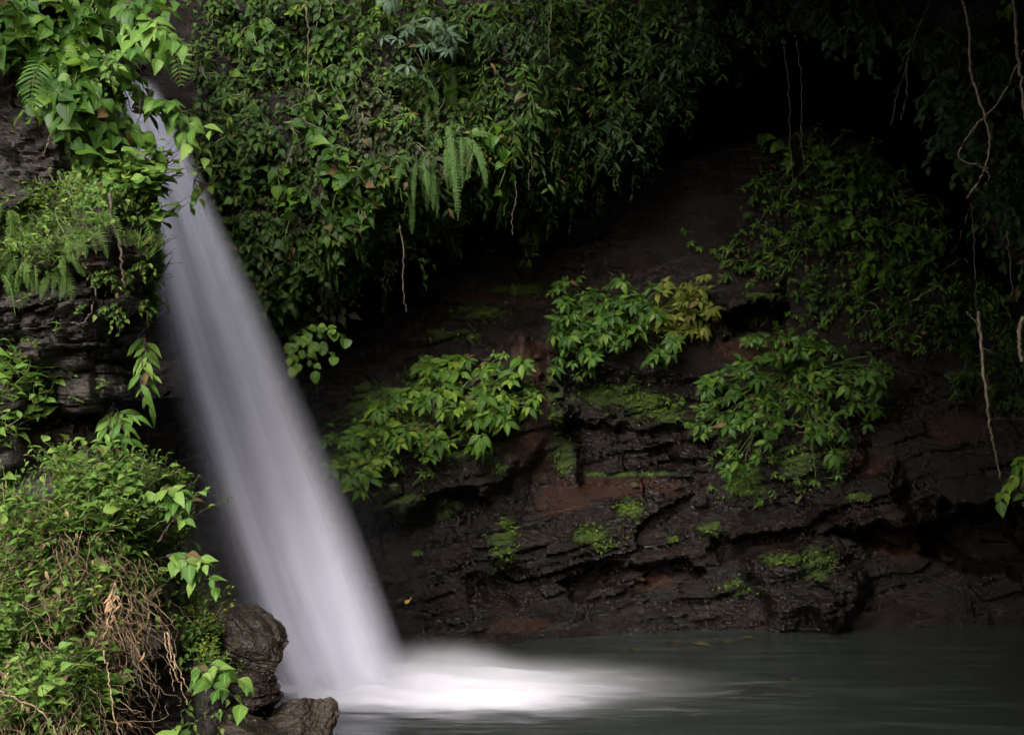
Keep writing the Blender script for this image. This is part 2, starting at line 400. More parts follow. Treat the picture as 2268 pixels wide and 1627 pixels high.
def fall_material():
    s = NT("falling_water")
    uv = s.n("UVMap", uv_map="UVMap").outputs[0]
    sp = s.n("SeparateXYZ", {0: uv}); u, v = sp.outputs[0], sp.outputs[1]
    seed = s.n("Attribute", attribute_name="seed").outputs["Fac"]
    comb = lambda ku, kv: s.n("CombineXYZ", {0: s.math('MULTIPLY', u, ku), 1: s.math('MULTIPLY', v, kv), 2: s.math('MULTIPLY', seed, 7.31)}).outputs[0]
    st = s.noise(comb(7, .22), 1.0, 3, .5).outputs[0]
    st2 = s.noise(comb(20, .16), 1.0, 3, .6).outputs[0]
    ew = s.math('MULTIPLY_ADD', s.noise(comb(1.5, 1.1), 1.0, 2).outputs[0], .16, -.08)
    ue = s.math('ADD', u, s.math('MULTIPLY', ew, .25))
    prof = s.ramp(ue, [(0, 0.0), (.11, .035), (.19, .30), (.27, .88), (.36, .60), (.46, .37), (.54, .32), (.61, .52), (.68, .30), (.75, .26), (.83, .12), (.92, .03), (1, 0.0)], 'B_SPLINE')
    k = s.math('MULTIPLY', s.math('MULTIPLY_ADD', st, 1.2, .42), s.math('MULTIPLY_ADD', st2, .26, .87))
    topd = s.math('MULTIPLY_ADD', s.ss(v, 0.0, 2.6), -.5, 1.5)
    a = s.math('MULTIPLY', s.math('MULTIPLY', s.math('MULTIPLY', prof, 1.2), k), topd)
    a = s.math('MULTIPLY', a, s.ss(v, 0.0, .35))
    a = s.math('MINIMUM', a, .9)
    d = s.n("BsdfDiffuse", {"Color": (.87, .865, .97, 1)}); tl = s.n("BsdfTranslucent", {"Color": (.87, .865, .97, 1)})
    w = s.n("MixShader", {0: .22, 1: d.outputs[0], 2: tl.outputs[0]})
    t = s.n("BsdfTransparent")
    mx = s.n("MixShader", {0: a, 1: t.outputs[0], 2: w.outputs[0]})
    s.t.links.new(mx.outputs[0], s.out.inputs[0]); return s.m
M['fall'] = fall_material()

def build_fall():
    Vs, Fs, uvs, sd = [], [], [], []; off = 0
    nv, nu = 150, 36
    yy = np.linspace(165, 1556, nv)[:, None]
    uu = np.linspace(0, 1, nu)[None, :]
    for k, (b, sh, wd) in enumerate([(-.42, 0, 1), (-.24, .01, .98), (-.06, 0, 1.03), (.14, -.01, 1.02), (.34, .01, .97)]):
        Lx, Rx = ip(yy, L_p), ip(yy, R_p)
        mid, hw = (Lx + Rx) / 2, ((Rx - Lx) / 2 * 1.12 + ip(yy, [(165, 16), (500, 3), (1560, 0)])) * wd
        x = mid + hw * (2 * uu - 1) + sh * hw
        wdt = ip(yy, [(165, .25), (400, .6), (800, 1.0), (1560, 1.1)])
        D = Dfall(yy) + b * wdt * np.sin(np.pi * uu) + .05 * wdt * np.sin(uu * 17 + k * 2 + yy * .002)
        p = P(x, yy, D)
        arc = (yy - 165) / 1391 * 6.4
        Vs.append(p.reshape(-1, 3)); Fs.append(grid_faces(nv, nu) + off); off += nv * nu
        uvs.append(np.stack(np.broadcast_arrays(uu + 0 * yy, arc + 0 * uu), -1).reshape(-1, 2)); sd.append(np.full(nv * nu, k + 1.0))
    me = mesh_from("waterfall", np.concatenate(Vs), np.concatenate(Fs), M['fall'], np.concatenate(uvs), {"seed": np.concatenate(sd)})
    o = link("waterfall", me)
    tag(o, "silky white waterfall slanting from the upper left down into the pool", "waterfall")
    return o
build_fall()

# foam where the fall strikes the pool
def foam_material():
    s = NT("foam")
    a = s.n("Attribute", attribute_name="cover").outputs["Fac"]
    pos = s.n("NewGeometry").outputs["Position"]
    n = s.noise(s.mapping(pos, (.9, 3.2, 2)), 1.8, 5, .6, .8).outputs[0]
    n2 = s.noise(s.mapping(pos, (2.5, 9, 3)), 2.0, 4, .6).outputs[0]
    m = s.math('ADD', a, s.math('MULTIPLY', s.math('MULTIPLY', s.math('ADD', s.math('ADD', n, s.math('MULTIPLY', n2, .25)), -.62), .7), s.math('MULTIPLY_ADD', a, -.8, 1.0)))
    f = s.ss(m, .05, .95)
    f = s.math('MULTIPLY', f, s.ss(a, 0.0, .12))
    d = s.n("BsdfDiffuse", {"Color": (.56, .55, .59, 1)})
    t = s.n("BsdfTransparent")
    mx = s.n("MixShader", {0: f, 1: t.outputs[0], 2: d.outputs[0]})
    s.t.links.new(mx.outputs[0], s.out.inputs[0]); return s.m
FOAM_POLY = [(590, 1478), (860, 1480), (960, 1478), (1080, 1480), (1180, 1494), (1330, 1502), (1500, 1528), (1380, 1556), (1230, 1584), (1020, 1590), (860, 1584), (700, 1588), (590, 1545)]
def build_foam():
    gx, gy = np.meshgrid(np.linspace(-3.3, 4.4, 360), np.linspace(10.6, 15.0, 210))
    py = (1 + CAM_H / gy / VT) / 2 * PH; px = (gx / (gy * HT) + 1) / 2 * PW
    wx = 55 * fbm(gx * .7, gy * 2.2, gx * 0, 4, 81); wy = 14 * fbm(gx * .8, gy * 2.6, gx * 0, 4, 82)
    sd = polysd(px + wx, (py + wy), FOAM_POLY)
    right = smooth(900, 1500, px)
    cover = smooth(-22 - 34 * right, 34 + 26 * right, sd) * (1 - .75 * smooth(1080, 1480, px))
    veil = smooth(-40, 90, polysd(px + 1.3 * wx, py + 1.2 * wy, [(560, 1470), (900, 1450), (1300, 1470), (1700, 1500), (1900, 1540), (1500, 1600), (1150, 1640), (800, 1640), (600, 1600)]))
    cover = np.maximum(cover, .15 * veil)
    mound = .07 * np.exp(-(((gx + .75) / .6) ** 2 + ((gy - 13.7) / .45) ** 2)) + .05 * np.exp(-(((gx + 1.9) / .9) ** 2 + ((gy - 13.2) / .45) ** 2))
    z = .012 + mound + .03 * cover * (1 + fbm(gx * 1.5, gy * 3, gx * 0, 3, 83))
    me = mesh_from("foam", np.stack([gx, gy, z], -1), grid_faces(*gx.shape), foam_material(), attrs={"cover": cover})
    tag(link("foam", me), "white foam spreading over the pool at the foot of the waterfall", "foam", kind="stuff")
build_foam()

def mist_material(dens):
    s = NT("spray_mist")
    oc = s.n("TexCoord").outputs["Object"]
    r = s.n("VectorMath", {0: oc}, operation='LENGTH').outputs["Value"]
    g = s.math('POWER', s.math('MAXIMUM', s.math('SUBTRACT', 1.0, s.math('MULTIPLY', r, r)), 0.0), 3.0)
    n = s.noise(oc, 2.2, 2).outputs[0]
    d = s.math('MULTIPLY', s.math('MULTIPLY', g, dens), s.math('MULTIPLY_ADD', n, 1.0, .5))
    v = s.n("VolumePrincipled", {"Color": (.95, .95, .97, 1), "Density": d, "Anisotropy": .1})
    s.t.links.new(v.outputs[0], s.out.inputs[1]); return s.m
def PX3(a, b_, d): return [float(q) for q in P(a, b_, d)]
def mist(loc, rad, dens, label):
    import bmesh
    bm = bmesh.new(); bmesh.ops.create_icosphere(bm, subdivisions=3, radius=1.0)
    me = bpy.data.meshes.new("spray_mist"); bm.to_mesh(me); bm.free(); me.materials.append(mist_material(dens))
    o = link("spray_mist", me, loc=loc); o.scale = rad
    tag(o, label, "mist", kind="stuff")
mist((-.7, 13.7, .0), (1.1, .7, .46), 3.4, "low dome of white spray right of the waterfall foot")
mist((-1.9, 13.25, .0), (1.4, .7, .50), 3.2, "soft white spray boiling up at the waterfall foot")
mist((-.3, 13.3, .0), (2.9, 1.1, .34), 1.4, "thin low spray drifting right over the pool")
mist(tuple(PX3(455, 1240, 14.9)), (.9, .8, 1.6), .16, "faint violet spray hanging in the hollow left of the waterfall")
mist((-2.3, 13.9, 1.0), (1.7, 1.0, 2.6), .08, "thin drifting spray around the lower half of the waterfall")

# ------------------------------------------------------------------ leaves and plants
def leaf_material(name, cols, rough=.36, dead=.03, trans=.28, deadcol=(.09, .052, .022), midrib=.35):
    s = NT(name)
    g = s.n("NewGeometry"); rnd = g.outputs["Random Per Island"]
    orn = s.n("ObjectInfo").outputs["Random"]
    k = s.math('FRACT', s.math('ADD', rnd, s.math('MULTIPLY', orn, .37)))
    n = len(cols)
    base = s.ramp(k, [(i / max(1, n - 1), cc) for i, cc in enumerate(cols)])
    w = s.n("TexWhiteNoise", noise_dimensions='1D'); s.set(w.inputs["W"], s.math('MULTIPLY', s.math('ADD', rnd, orn), 91.7))
    base = s.mix(s.math('GREATER_THAN', w.outputs[0], 1 - dead), base, deadcol)
    uv = s.n("SeparateXYZ", {0: s.n("UVMap", uv_map="UVMap").outputs[0]})
    au = s.math('ABSOLUTE', s.math('SUBTRACT', uv.outputs[0], .5))
    rib = s.math('SUBTRACT', 1.0, s.ss(au, .015, .07))
    vein = s.ss(s.math('SINE', s.math('MULTIPLY_ADD', uv.outputs[1], 46.0, s.math('MULTIPLY', au, -38.0))), .55, 1.0)
    light = tuple(min(1, q * 1.5 + .03) for q in cols[-1])
    base = s.mix(s.math('ADD', s.math('MULTIPLY', rib, midrib), s.math('MULTIPLY', vein, .12)), base, light)
    spot = s.noise(g.outputs["Position"], 24, 4).outputs[0]
    base = s.mix(s.math('MULTIPLY', s.ss(spot, .62, .8), .5), base, (.06, .05, .015))
    b = s.n("Bump", {"Strength": .35, "Distance": .01, "Height": s.math('ADD', s.math('MULTIPLY', vein, -.5), s.math('MULTIPLY', rib, -1.0))})
    rg = s.math('MULTIPLY_ADD', w.outputs[0], .25, rough)
    p = s.n("BsdfPrincipled", {"Base Color": base, "Roughness": rg, "Normal": b.outputs[0], "Specular IOR Level": .22})
    t = s.n("BsdfTranslucent", {"Color": s.mix(.55, base, (.20, .33, .02))})
    mx = s.n("MixShader", {0: trans, 1: p.outputs[0], 2: t.outputs[0]})
    s.t.links.new(mx.outputs[0], s.out.inputs[0]); return s.m

def bark_material(name, a, b_, rough=.75):
    s = NT(name)
    pos = s.n("TexCoord").outputs["Object"]
    n = s.noise(pos, 22, 5).outputs[0]
    p = s.n("BsdfPrincipled", {"Base Color": s.mix(s.ss(n, .35, .65), a, b_), "Roughness": rough,
            "Normal": s.n("Bump", {"Strength": .5, "Distance": .01, "Height": n}).outputs[0]})
    s.t.links.new(p.outputs[0], s.out.inputs[0]); return s.m

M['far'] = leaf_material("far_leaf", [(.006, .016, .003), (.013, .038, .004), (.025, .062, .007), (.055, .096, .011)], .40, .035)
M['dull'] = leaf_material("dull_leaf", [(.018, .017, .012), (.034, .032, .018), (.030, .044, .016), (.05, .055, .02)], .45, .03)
M['painted_shade'] = leaf_material("painted_shade_leaf", [(.005, .014, .005), (.010, .026, .007), (.018, .042, .009), (.03, .06, .012)], .45, .01)  # darker, cooler leaf copy; the upper-right shade is put into its colour
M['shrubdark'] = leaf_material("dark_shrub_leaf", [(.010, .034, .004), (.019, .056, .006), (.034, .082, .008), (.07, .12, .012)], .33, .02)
M['moss'] = leaf_material("moss_leaf", [(.028, .055, .005), (.05, .088, .007), (.085, .13, .010)], .7, .0, .1, midrib=.0)
M['shrub'] = leaf_material("shrub_leaf", [(.015, .044, .004), (.028, .076, .006), (.055, .115, .008), (.11, .17, .015)], .40, .02)
M['olive'] = leaf_material("olive_leaf", [(.05, .075, .008), (.085, .105, .012), (.12, .125, .02)], .5, .05)
M['blue'] = leaf_material("grey_green_leaf", [(.030, .060, .035), (.050, .085, .050), (.075, .115, .065)], .38, .01)
M['fern'] = leaf_material("fern_leaf", [(.055, .12, .022), (.085, .16, .03), (.11, .19, .035)], .42, .02, midrib=.1)
M['sword'] = leaf_material("sword_fern_leaf", [(.045, .095, .022), (.06, .125, .03), (.085, .15, .035)], .45, .02, midrib=.1)
M['heart'] = leaf_material("heart_leaf", [(.012, .042, .004), (.022, .064, .006), (.040, .098, .008), (.075, .14, .012)], .36, .015)
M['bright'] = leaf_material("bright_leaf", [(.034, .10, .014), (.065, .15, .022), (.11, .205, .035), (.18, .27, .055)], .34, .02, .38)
M['herb'] = leaf_material("herb_leaf", [(.022, .060, .009), (.046, .108, .015), (.085, .160, .024), (.165, .225, .042)], .36, .04)
M['lime'] = leaf_material("lime_leaf", [(.14, .23, .025), (.22, .30, .03), (.34, .36, .035)], .4, .06)
M['dry'] = leaf_material("dry_leaf", [(.17, .09, .04), (.28, .17, .085), (.38, .25, .14)], .7, .0, .2)
M['straw_leaf'] = leaf_material("straw_leaf", [(.10, .07, .03), (.15, .11, .055), (.21, .16, .085)], .7, .0, .2)
M['yellow'] = leaf_material("yellow_leaf", [(.34, .24, .03), (.42, .30, .04)], .5, .0, .25)
M['sunk'] = leaf_material("wet_leaf", [(.026, .022, .008), (.034, .028, .010)], .4, .0, .1)
M['stem'] = bark_material("green_stem", (.05, .08, .018), (.09, .11, .03), .5)
M['bark'] = bark_material("brown_bark", (.026, .018, .012), (.065, .045, .032))
M['straw'] = bark_material("straw_stem", (.10, .065, .036), (.25, .17, .095))
M['pale'] = bark_material("pale_bark", (.11, .083, .06), (.23, .18, .125))

PROF = {
 'heart': [(-.07, .17), (.04, .36), (.18, .45), (.36, .42), (.56, .30), (.74, .17), (.88, .07), (1.0, .004)],
 'ovate': [(0, .02), (.10, .17), (.26, .29), (.45, .28), (.64, .20), (.82, .09), (1.0, .004)],
 'lance': [(0, .012), (.14, .09), (.34, .145), (.56, .14), (.76, .09), (.90, .035), (1.0, .003)],
 'narrow': [(0, .01), (.2, .06), (.5, .075), (.8, .04), (1.0, .002)],
 'round': [(0, .10), (.10, .33), (.28, .47), (.50, .49), (.70, .41), (.87, .24), (.97, .08)],
 'blade': [(0, .018), (.3, .026), (.65, .02), (1.0, .001)],
}
def leaf_tmpl(kind, fold=.25, droop=.3, wave=.0, wide=1.0, cols=5):
    pr = PROF[kind]; n = len(pr)
    t = np.array([p[0] for p in pr]); w = np.array([p[1] for p in pr]) * wide
    u = np.linspace(-1, 1, cols)
    X = w[:, None] * u[None, :]
    Y = np.repeat(t[:, None], cols, 1).copy()
    if kind == 'heart': Y[0, cols // 2] = .06
    Z = fold * np.abs(X) - droop * (t[:, None] ** 2) + wave * np.sin(t[:, None] * 9 + u[None, :] * 2) * np.abs(u)[None, :]
    # arc: keep the length while drooping
    Y = Y * (1 - .22 * droop * t[:, None])
    V = np.stack([X, Y, Z], -1).reshape(-1, 3)
    UV = np.stack(np.broadcast_arrays(u[None, :] * .5 + .5, t[:, None] + 0 * u), -1).reshape(-1, 2)
    return V, UV, grid_faces(n, cols)[:, ::-1]
def tset(kind, cols=5, wide=1.0):
    return [leaf_tmpl(kind, f, d, wv, wide * q, cols) for f, d, wv, q in ((.3, .15, .015, 1), (.15, .40, .03, .92), (.45, .28, .02, 1.06), (.1, .62, .03, .97))]
T = {k: tset(k, 5 if k not in ('blade', 'narrow') else 3) for k in PROF}
T['broad'] = tset('lance', 5, 1.45)
T['small'] = tset('ovate', 3); T['smalllance'] = tset('lance', 3)

def unit(v):
    v = np.asarray(v, float); return v / (np.linalg.norm(v, axis=-1, keepdims=True) + 1e-9)

class Mass:
    """gathers leaves or stems into one mesh"""
    def __init__(s): s.V, s.F, s.U, s.n = [], [], [], 0
    def add(s, V, F, U):
        s.V.append(V); s.F.append(F + s.n); s.U.append(U); s.n += len(V)
    def leaves(s, kind, O, D, N, size, r):
        D = unit(np.atleast_2d(D)); O = np.broadcast_to(np.atleast_2d(O), D.shape); N = np.broadcast_to(np.atleast_2d(N), D.shape)
        size = np.broadcast_to(np.asarray(size, float), (len(O),))
        x = unit(np.cross(D, N)); z = np.cross(x, D)
        pick = r.integers(0, len(T[kind]), len(O))
        for k, (V, U, F) in enumerate(T[kind]):
            m = np.nonzero(pick == k)[0]
            if not len(m): continue
            W_ = (V[None, :, 0:1] * x[m][:, None] + V[None, :, 1:2] * D[m][:, None] + V[None, :, 2:3] * z[m][:, None]) * size[m][:, None, None] + O[m][:, None]
            nn = len(V)
            FF = (F[None] + (np.arange(len(m)) * nn)[:, None, None]).reshape(-1, 4)
            s.add(W_.reshape(-1, 3), FF, np.tile(U, (len(m), 1)))
    def tube(s, pts, r0, r1, sides=5):
        p = np.asarray(pts, float); n = len(p)
        t = unit(np.gradient(p, axis=0))
        ref = np.where(np.abs(t[:, 2:3]) > .9, np.array([[1.0, 0, 0]]), np.array([[0, 0, 1.0]]))
        a = unit(np.cross(t, ref)); b = np.cross(t, a)
        rr = np.linspace(r0, r1, n)[:, None, None]
        th = np.linspace(0, 2 * np.pi, sides, endpoint=False)
        V = p[:, None] + rr * (np.cos(th)[None, :, None] * a[:, None] + np.sin(th)[None, :, None] * b[:, None])
        U = np.stack(np.broadcast_arrays(th[None, :] / 6.28, np.linspace(0, 1, n)[:, None]), -1).reshape(-1, 2)
        s.add(V.reshape(-1, 3), grid_faces(n, sides, True), U)
    def mesh(s, name, mat):
        return mesh_from(name, np.concatenate(s.V), np.concatenate(s.F), mat, np.concatenate(s.U))

def curve(p0, p1, sag, r, n=6, jit=.0):
    """points from p0 to p1, bowed by the vector sag, slightly crooked"""
    p0, p1, sag = np.asarray(p0, float), np.asarray(p1, float), np.asarray(sag, float)
    t = np.linspace(0, 1, n)[:, None]
    p = p0 * (1 - t) + p1 * t + sag * 4 * t * (1 - t)
    if jit: p[1:-1] += r.normal(0, jit, (n - 2, 3))
    return p

def climber(r, stems=5, reach=.38, leaf=.13, kind='ovate', per=6, mat='far', hang=.5, out=.2, stemmat='stem', thick=.006):
    L, St = Mass(), Mass()
    for i in range(stems):
        a = r.uniform(0, 2 * np.pi)
        end = np.array([math.cos(a) * reach * r.uniform(.5, 1), -r.uniform(.4, 1) * out, math.sin(a) * reach * .7 * r.uniform(.4, 1) - hang * reach * r.uniform(.2, 1)])
        pts = curve((0, .03, 0), end, (0, -out * .5, reach * .22), r, 7, .008)
        St.tube(pts, thick, thick * .5, 4)
        tt = np.linspace(.25, 1, per)
        q = np.stack([np.interp(tt, np.linspace(0, 1, 7), pts[:, k]) for k in range(3)], -1)
        side = np.where(np.arange(per) % 2 == 0, 1, -1)[:, None] * np.array([[1.0, 0, 0]])
        D = side * r.uniform(.2, .9, (per, 1)) + np.array([[0, -.5, -.55]]) + r.normal(0, .3, (per, 3))
        N = np.array([[0, -.75, .62]]) + r.normal(0, .28, (per, 3))
        L.leaves(kind, q + unit(D) * leaf * .12, D, N, leaf * r.uniform(.6, 1.15, per), r)
    return [('foliage', L.mesh('foliage', M[mat])), ('stem', St.mesh('stem', M[stemmat]))]

def whorl(L, St, r, tip, axis, leaf, k, kind):
    axis = unit(axis); e1 = unit(np.cross(axis, [.3, .2, 1.0])); e2 = np.cross(axis, e1)
    ph = np.linspace(0, 2 * np.pi, k, endpoint=False) + r.uniform(0, 6) + r.normal(0, .18, k)
    D = np.cos(ph)[:, None] * e1 + np.sin(ph)[:, None] * e2 + axis * r.uniform(.0, .35) + np.array([0, 0, -.38]) * r.uniform(.5, 1.4)
    N = axis[None] + r.normal(0, .18, (k, 3)) + .15 * unit(D) * 0
    L.leaves(kind, tip + unit(D) * leaf * .1, D, N, leaf * r.uniform(.72, 1.12, k), r)
    if r.random() < .7:
        L.leaves(kind, tip + axis * leaf * .05, axis + r.normal(0, .4, (2, 3)), np.array([[0, -.6, .6]]) + r.normal(0, .5, (2, 3)), leaf * r.uniform(.4, .6, 2), r)

def umbrella(r, n=5, sx=.3, sz=.22, leaf=.17, k=7, kind='lance', mat='shrub', out=.25):
    L, St = Mass(), Mass()
    for i in range(n):
        tip = np.array([r.uniform(-sx, sx), -r.uniform(.35, 1) * out, r.uniform(-sz, sz)])
        St.tube(curve((r.normal(0, .03), .04, -.05), tip, (0, -.05, .04), r, 6, .01), .009, .005, 4)
        whorl(L, St, r, tip, (r.normal(0, .35), -.6 + r.normal(0, .2), .75), leaf * r.uniform(.8, 1.15), int(r.integers(k - 2, k + 2)), kind)
    return [('foliage', L.mesh('foliage', M[mat])), ('stem', St.mesh('stem', M['stem']))]

def frond_mesh(r, d0, length, width, pairs=17, grav=1.0, mat='fern', kind='narrow', steps=18):
    L = Mass(); p = np.zeros(3); d = unit(d0); pts = [p.copy()]; ds = [d.copy()]
    for i in range(steps):
        d = unit(d + np.array([0, 0, -grav * .16]) + r.normal(0, .015, 3)); p = p + d * length / steps
        pts.append(p.copy()); ds.append(d.copy())
    pts, ds = np.array(pts), np.array(ds)
    L.tube(pts, .006 * length / .5 + .001, .0015, 4)
    tt = np.linspace(.08, .99, pairs); ix = tt * steps
    for sgn in (-1, 1):
        q = np.stack([np.interp(ix, np.arange(steps + 1), pts[:, k]) for k in range(3)], -1)
        dd = unit(np.stack([np.interp(ix, np.arange(steps + 1), ds[:, k]) for k in range(3)], -1))
        nrm = unit(np.cross(dd, unit(np.cross(np.array([[0, -1.0, .25]]), dd) + 1e-6)))
        nrm = np.where(nrm[:, 1:2] > 0, -nrm, nrm)
        sd = unit(np.cross(dd, nrm)) * sgn
        D = sd + dd * .35 + r.normal(0, .07, dd.shape) + np.array([0, 0, -.08])
        sz = width * np.clip(np.sin(np.pi * np.clip(tt * .85 + .12, 0, 1)) ** .7, .12, 1) * r.uniform(.85, 1.1, pairs)
        L.leaves(kind, q, D, nrm, sz, r)
    return L.mesh('frond', M[mat])

def fern(r, n=6, length=.5, width=.075, grav=1.2, mat='fern', kind='narrow', pairs=17, up=.5):
    out = []
    for i in range(n):
        a = (i + .5) / n * 2 - 1 + r.normal(0, .12)
        out.append(('frond', frond_mesh(r, (a * .9, -.55 + .3 * abs(a), up * r.uniform(.3, 1.2)), length * r.uniform(.65, 1.1), width, pairs, grav * r.uniform(.8, 1.3), mat, kind)))
    return out

def herb(r, n=7, h=.3, leaf=.07, kind='small', per=6, mat='herb', spread=.16, lean=.4):
    """several upright leafy stems that lean out from the bank"""
    L, St = Mass(), Mass()
    for i in range(n):
        end = np.array([r.normal(0, spread), -r.uniform(.15, 1) * lean * h, h * r.uniform(.45, 1.05)])
        pts = curve((r.normal(0, spread * .4), .02, -.03), end, (0, -.04, .02), r, 7, .006)
        St.tube(pts, .004, .002, 4)
        tt = np.linspace(.2, 1, per)
        q = np.stack([np.interp(tt, np.linspace(0, 1, 7), pts[:, k]) for k in range(3)], -1)
        ph = r.uniform(0, 6) + np.arange(per) * 2.4
        D = np.stack([np.cos(ph), np.sin(ph) * .8 - .25, .25 + 0 * ph], -1) + r.normal(0, .2, (per, 3))
        N = np.array([[0, -.35, .9]]) + r.normal(0, .25, (per, 3))
        L.leaves(kind, q, D, N, leaf * r.uniform(.6, 1.2, per) * np.linspace(1.1, .75, per), r)
    return [('foliage', L.mesh('foliage', M[mat])), ('stem', St.mesh('stem', M['stem']))]

def tuft(r, n=26, h=.28, mat='herb', wide=1.0):
    L = Mass(); a = r.uniform(0, 2 * np.pi, n)
    D = np.stack([np.cos(a) * .55, np.sin(a) * .45 - .3, np.full(n, .75)], -1) + r.normal(0, .18, (n, 3))
    L.leaves('blade', np.stack([r.normal(0, .03, n), r.normal(0, .02, n), np.zeros(n)], -1), D, np.array([[0, -.6, .5]]) + r.normal(0, .3, (n, 3)), h * r.uniform(.5, 1.2, n), r)
    return [('blades', L.mesh('blades', M[mat]))]

def tangle(r, n=16, size=.35):
    """a snarl of dry straw-coloured stems"""
    St, L = Mass(), Mass()
    for i in range(n):
        p0 = np.array([r.normal(0, size * .3), .0, r.normal(0, size * .3)])
        a = r.normal(-1.5, .8)
        p1 = p0 + np.array([math.cos(a) * size, -r.uniform(.03, .12), math.sin(a) * size]) * r.uniform(.5, 1.3)
        St.tube(curve(p0, p1, r.normal(0, size * .13, 3) + np.array([0, -.05, 0]), r, 9, .010), .0024, .0012, 4)
    q = np.stack([r.normal(0, size * .4, 5), -r.uniform(.02, .1, 5), r.normal(-size * .3, size * .4, 5)], -1)
    L.leaves('lance', q, np.array([[0, -.3, -1]]) + r.normal(0, .5, (5, 3)), np.array([[0, -1, .3]]) + r.normal(0, .5, (5, 3)), r.uniform(.03, .08, 5), r)
    return [('stems', St.mesh('stems', M['straw'])), ('dead_leaves', L.mesh('dead_leaves', M['dry']))]

def thing(name, parts, loc, label, cat, group=None, rotz=0.0, scale=1.0, tilt=(0, 0)):
    e = bpy.data.objects.new(name, None); COL.objects.link(e); e.empty_display_size = .05
    e.location = loc; e.rotation_euler = (tilt[0], tilt[1], rotz); e.scale = (scale,) * 3
    tag(e, label, cat, group)
    for pn, me in parts: link(pn, me, e)
    return e

def scatter(name, protos, surf, polys, count, label, cat, group, smin=.75, smax=1.25, off=.02, sep=0, turn=.8, dz=0, r=None):
    """single plants rooted where the rock is, inside the given outlines"""
    r = r or rng; placed = []; tries = 0
    if not isinstance(polys[0], list): polys = [polys]
    ar = []
    for pl in polys:
        a = np.array(pl); ar.append(abs(np.sum(a[:, 0] * np.roll(a[:, 1], 1) - a[:, 1] * np.roll(a[:, 0], 1))) / 2)
    ar = np.array(ar) / sum(ar)
    while len(placed) < count and tries < count * 40:
        tries += 1
        pl = polys[int(r.choice(len(polys), p=ar))]
        xs_ = [q[0] for q in pl]; ys_ = [q[1] for q in pl]
        x, y = r.uniform(min(xs_), max(xs_)), r.uniform(min(ys_), max(ys_))
        if polysd(np.array([x]), np.array([y]), pl)[0] < 0: continue
        if sep and any((x - a) ** 2 + (y - b) ** 2 < sep * sep for a, b in placed): continue
        loc, nor = hit(surf, x, y)
        if loc is None: continue
        placed.append((x, y))
        rz = math.atan2(nor.x, -nor.y); rz = max(-turn, min(turn, rz)) + r.normal(0, .3)
        lb = label(x, y) if callable(label) else label
        thing(name, protos[int(r.integers(len(protos)))], loc + nor * off + Vector((0, 0, dz)), lb, cat, group, rz, r.uniform(smin, smax), (r.normal(0, .15), r.normal(0, .15)))
    return placed

def carpet(name, surf, polys, n, leaf, kind, mat, r, label, cat, out=.1, kinds=None):
    """ground cover too dense to count: leaves all over a stretch of rock"""
    L = Mass(); O, D, N, Sz = [], [], [], []
    if not isinstance(polys[0], list): polys = [polys]
    for pl in polys:
        a = np.array(pl); lo, hi = a.min(0), a.max(0); area = abs(np.sum(a[:, 0] * np.roll(a[:, 1], 1) - a[:, 1] * np.roll(a[:, 0], 1))) / 2
        m = int(n * (hi[0] - lo[0]) * (hi[1] - lo[1]) / area / len(polys))
        X = r.uniform(lo[0], hi[0], m); Y = r.uniform(lo[1], hi[1], m)
        clump = fbm(X * .016, Y * .016, X * 0, 3, 301)
        keep = (polysd(X, Y, pl) + 22 * clump > 0) & (clump + r.uniform(-.9, .5, m) > -.55)
        for x, y in zip(X[keep], Y[keep]):
            loc, nor = hit(surf, x, y)
            if loc is None: continue
            O.append(np.array(loc) + np.array(nor) * r.uniform(.0, out))
            D.append(np.array([r.normal(0, .55), -.45 + .3 * nor.y, -.55 + r.normal(0, .35)])); N.append(np.array(nor) * .5 + np.array([0, -.4, .55]) + r.normal(0, .35, 3)); Sz.append(leaf * r.uniform(.5, 1.2))
    L.leaves(kind, np.array(O), np.array(D), np.array(N), np.array(Sz), r)
    return tag(link(name, L.mesh(name, M[mat])), label, cat, kind="stuff")

def shrub_on(name, surf, poly, root, n, leaf, k, mat, r, label, cat='shrub', out=(.08, .5), kind='lance', sep=22, group=None, extra=None, stemmat='stem', drop=.38):
    """one shrub rooted at `root`, its leaf whorls spread over the outline `poly`"""
    loc0, nor0 = hit(surf, *root); o = np.array(loc0) - np.array(nor0) * .05
    L, St, X = Mass(), Mass(), Mass(); got = []; tries = 0
    lo, hi = np.array(poly).min(0), np.array(poly).max(0)
    while len(got) < n and tries < n * 60:
        tries += 1
        x, y = r.uniform(lo[0], hi[0]), r.uniform(lo[1], hi[1])
        if polysd(np.array([x]), np.array([y]), poly)[0] + 34 * float(fbm(x * .02, y * .02, n * .37, 2, 401)) < 6 or any((x - a) ** 2 + (y - b) ** 2 < sep * sep for a, b in got): continue
        loc, nor = hit(surf, x, y)
        if loc is None: continue
        got.append((x, y))
        tip = np.array(loc) + (np.array(nor) * .6 + np.array([0, -.8, .1])) * r.uniform(*out) - o
        St.tube(curve((r.normal(0, .05), 0, r.normal(0, .03)), tip, (0, .05, .02 * r.random()), r, 8, .014), .0055, .003, 4)
        Q = X if (extra and extra[0](x, y)) else L
        whorl(Q, St, r, tip, (r.normal(0, .35), -.62 + r.normal(0, .22), .75), leaf * r.uniform(.55, 1.35), int(r.integers(k - 3, k + 2)), kind)
    parts = [('foliage', L.mesh('foliage', M[mat])), ('stem', St.mesh('stem', M[stemmat]))]
    if X.n: parts.append((extra[1], X.mesh(extra[1], M[extra[2]])))
    return thing(name, parts, Vector(o.tolist()), label, cat, group)

def pxline(pts):
    """[(px, py, D), ...] -> points of the place"""
    return np.array([P(*q) for q in pts])

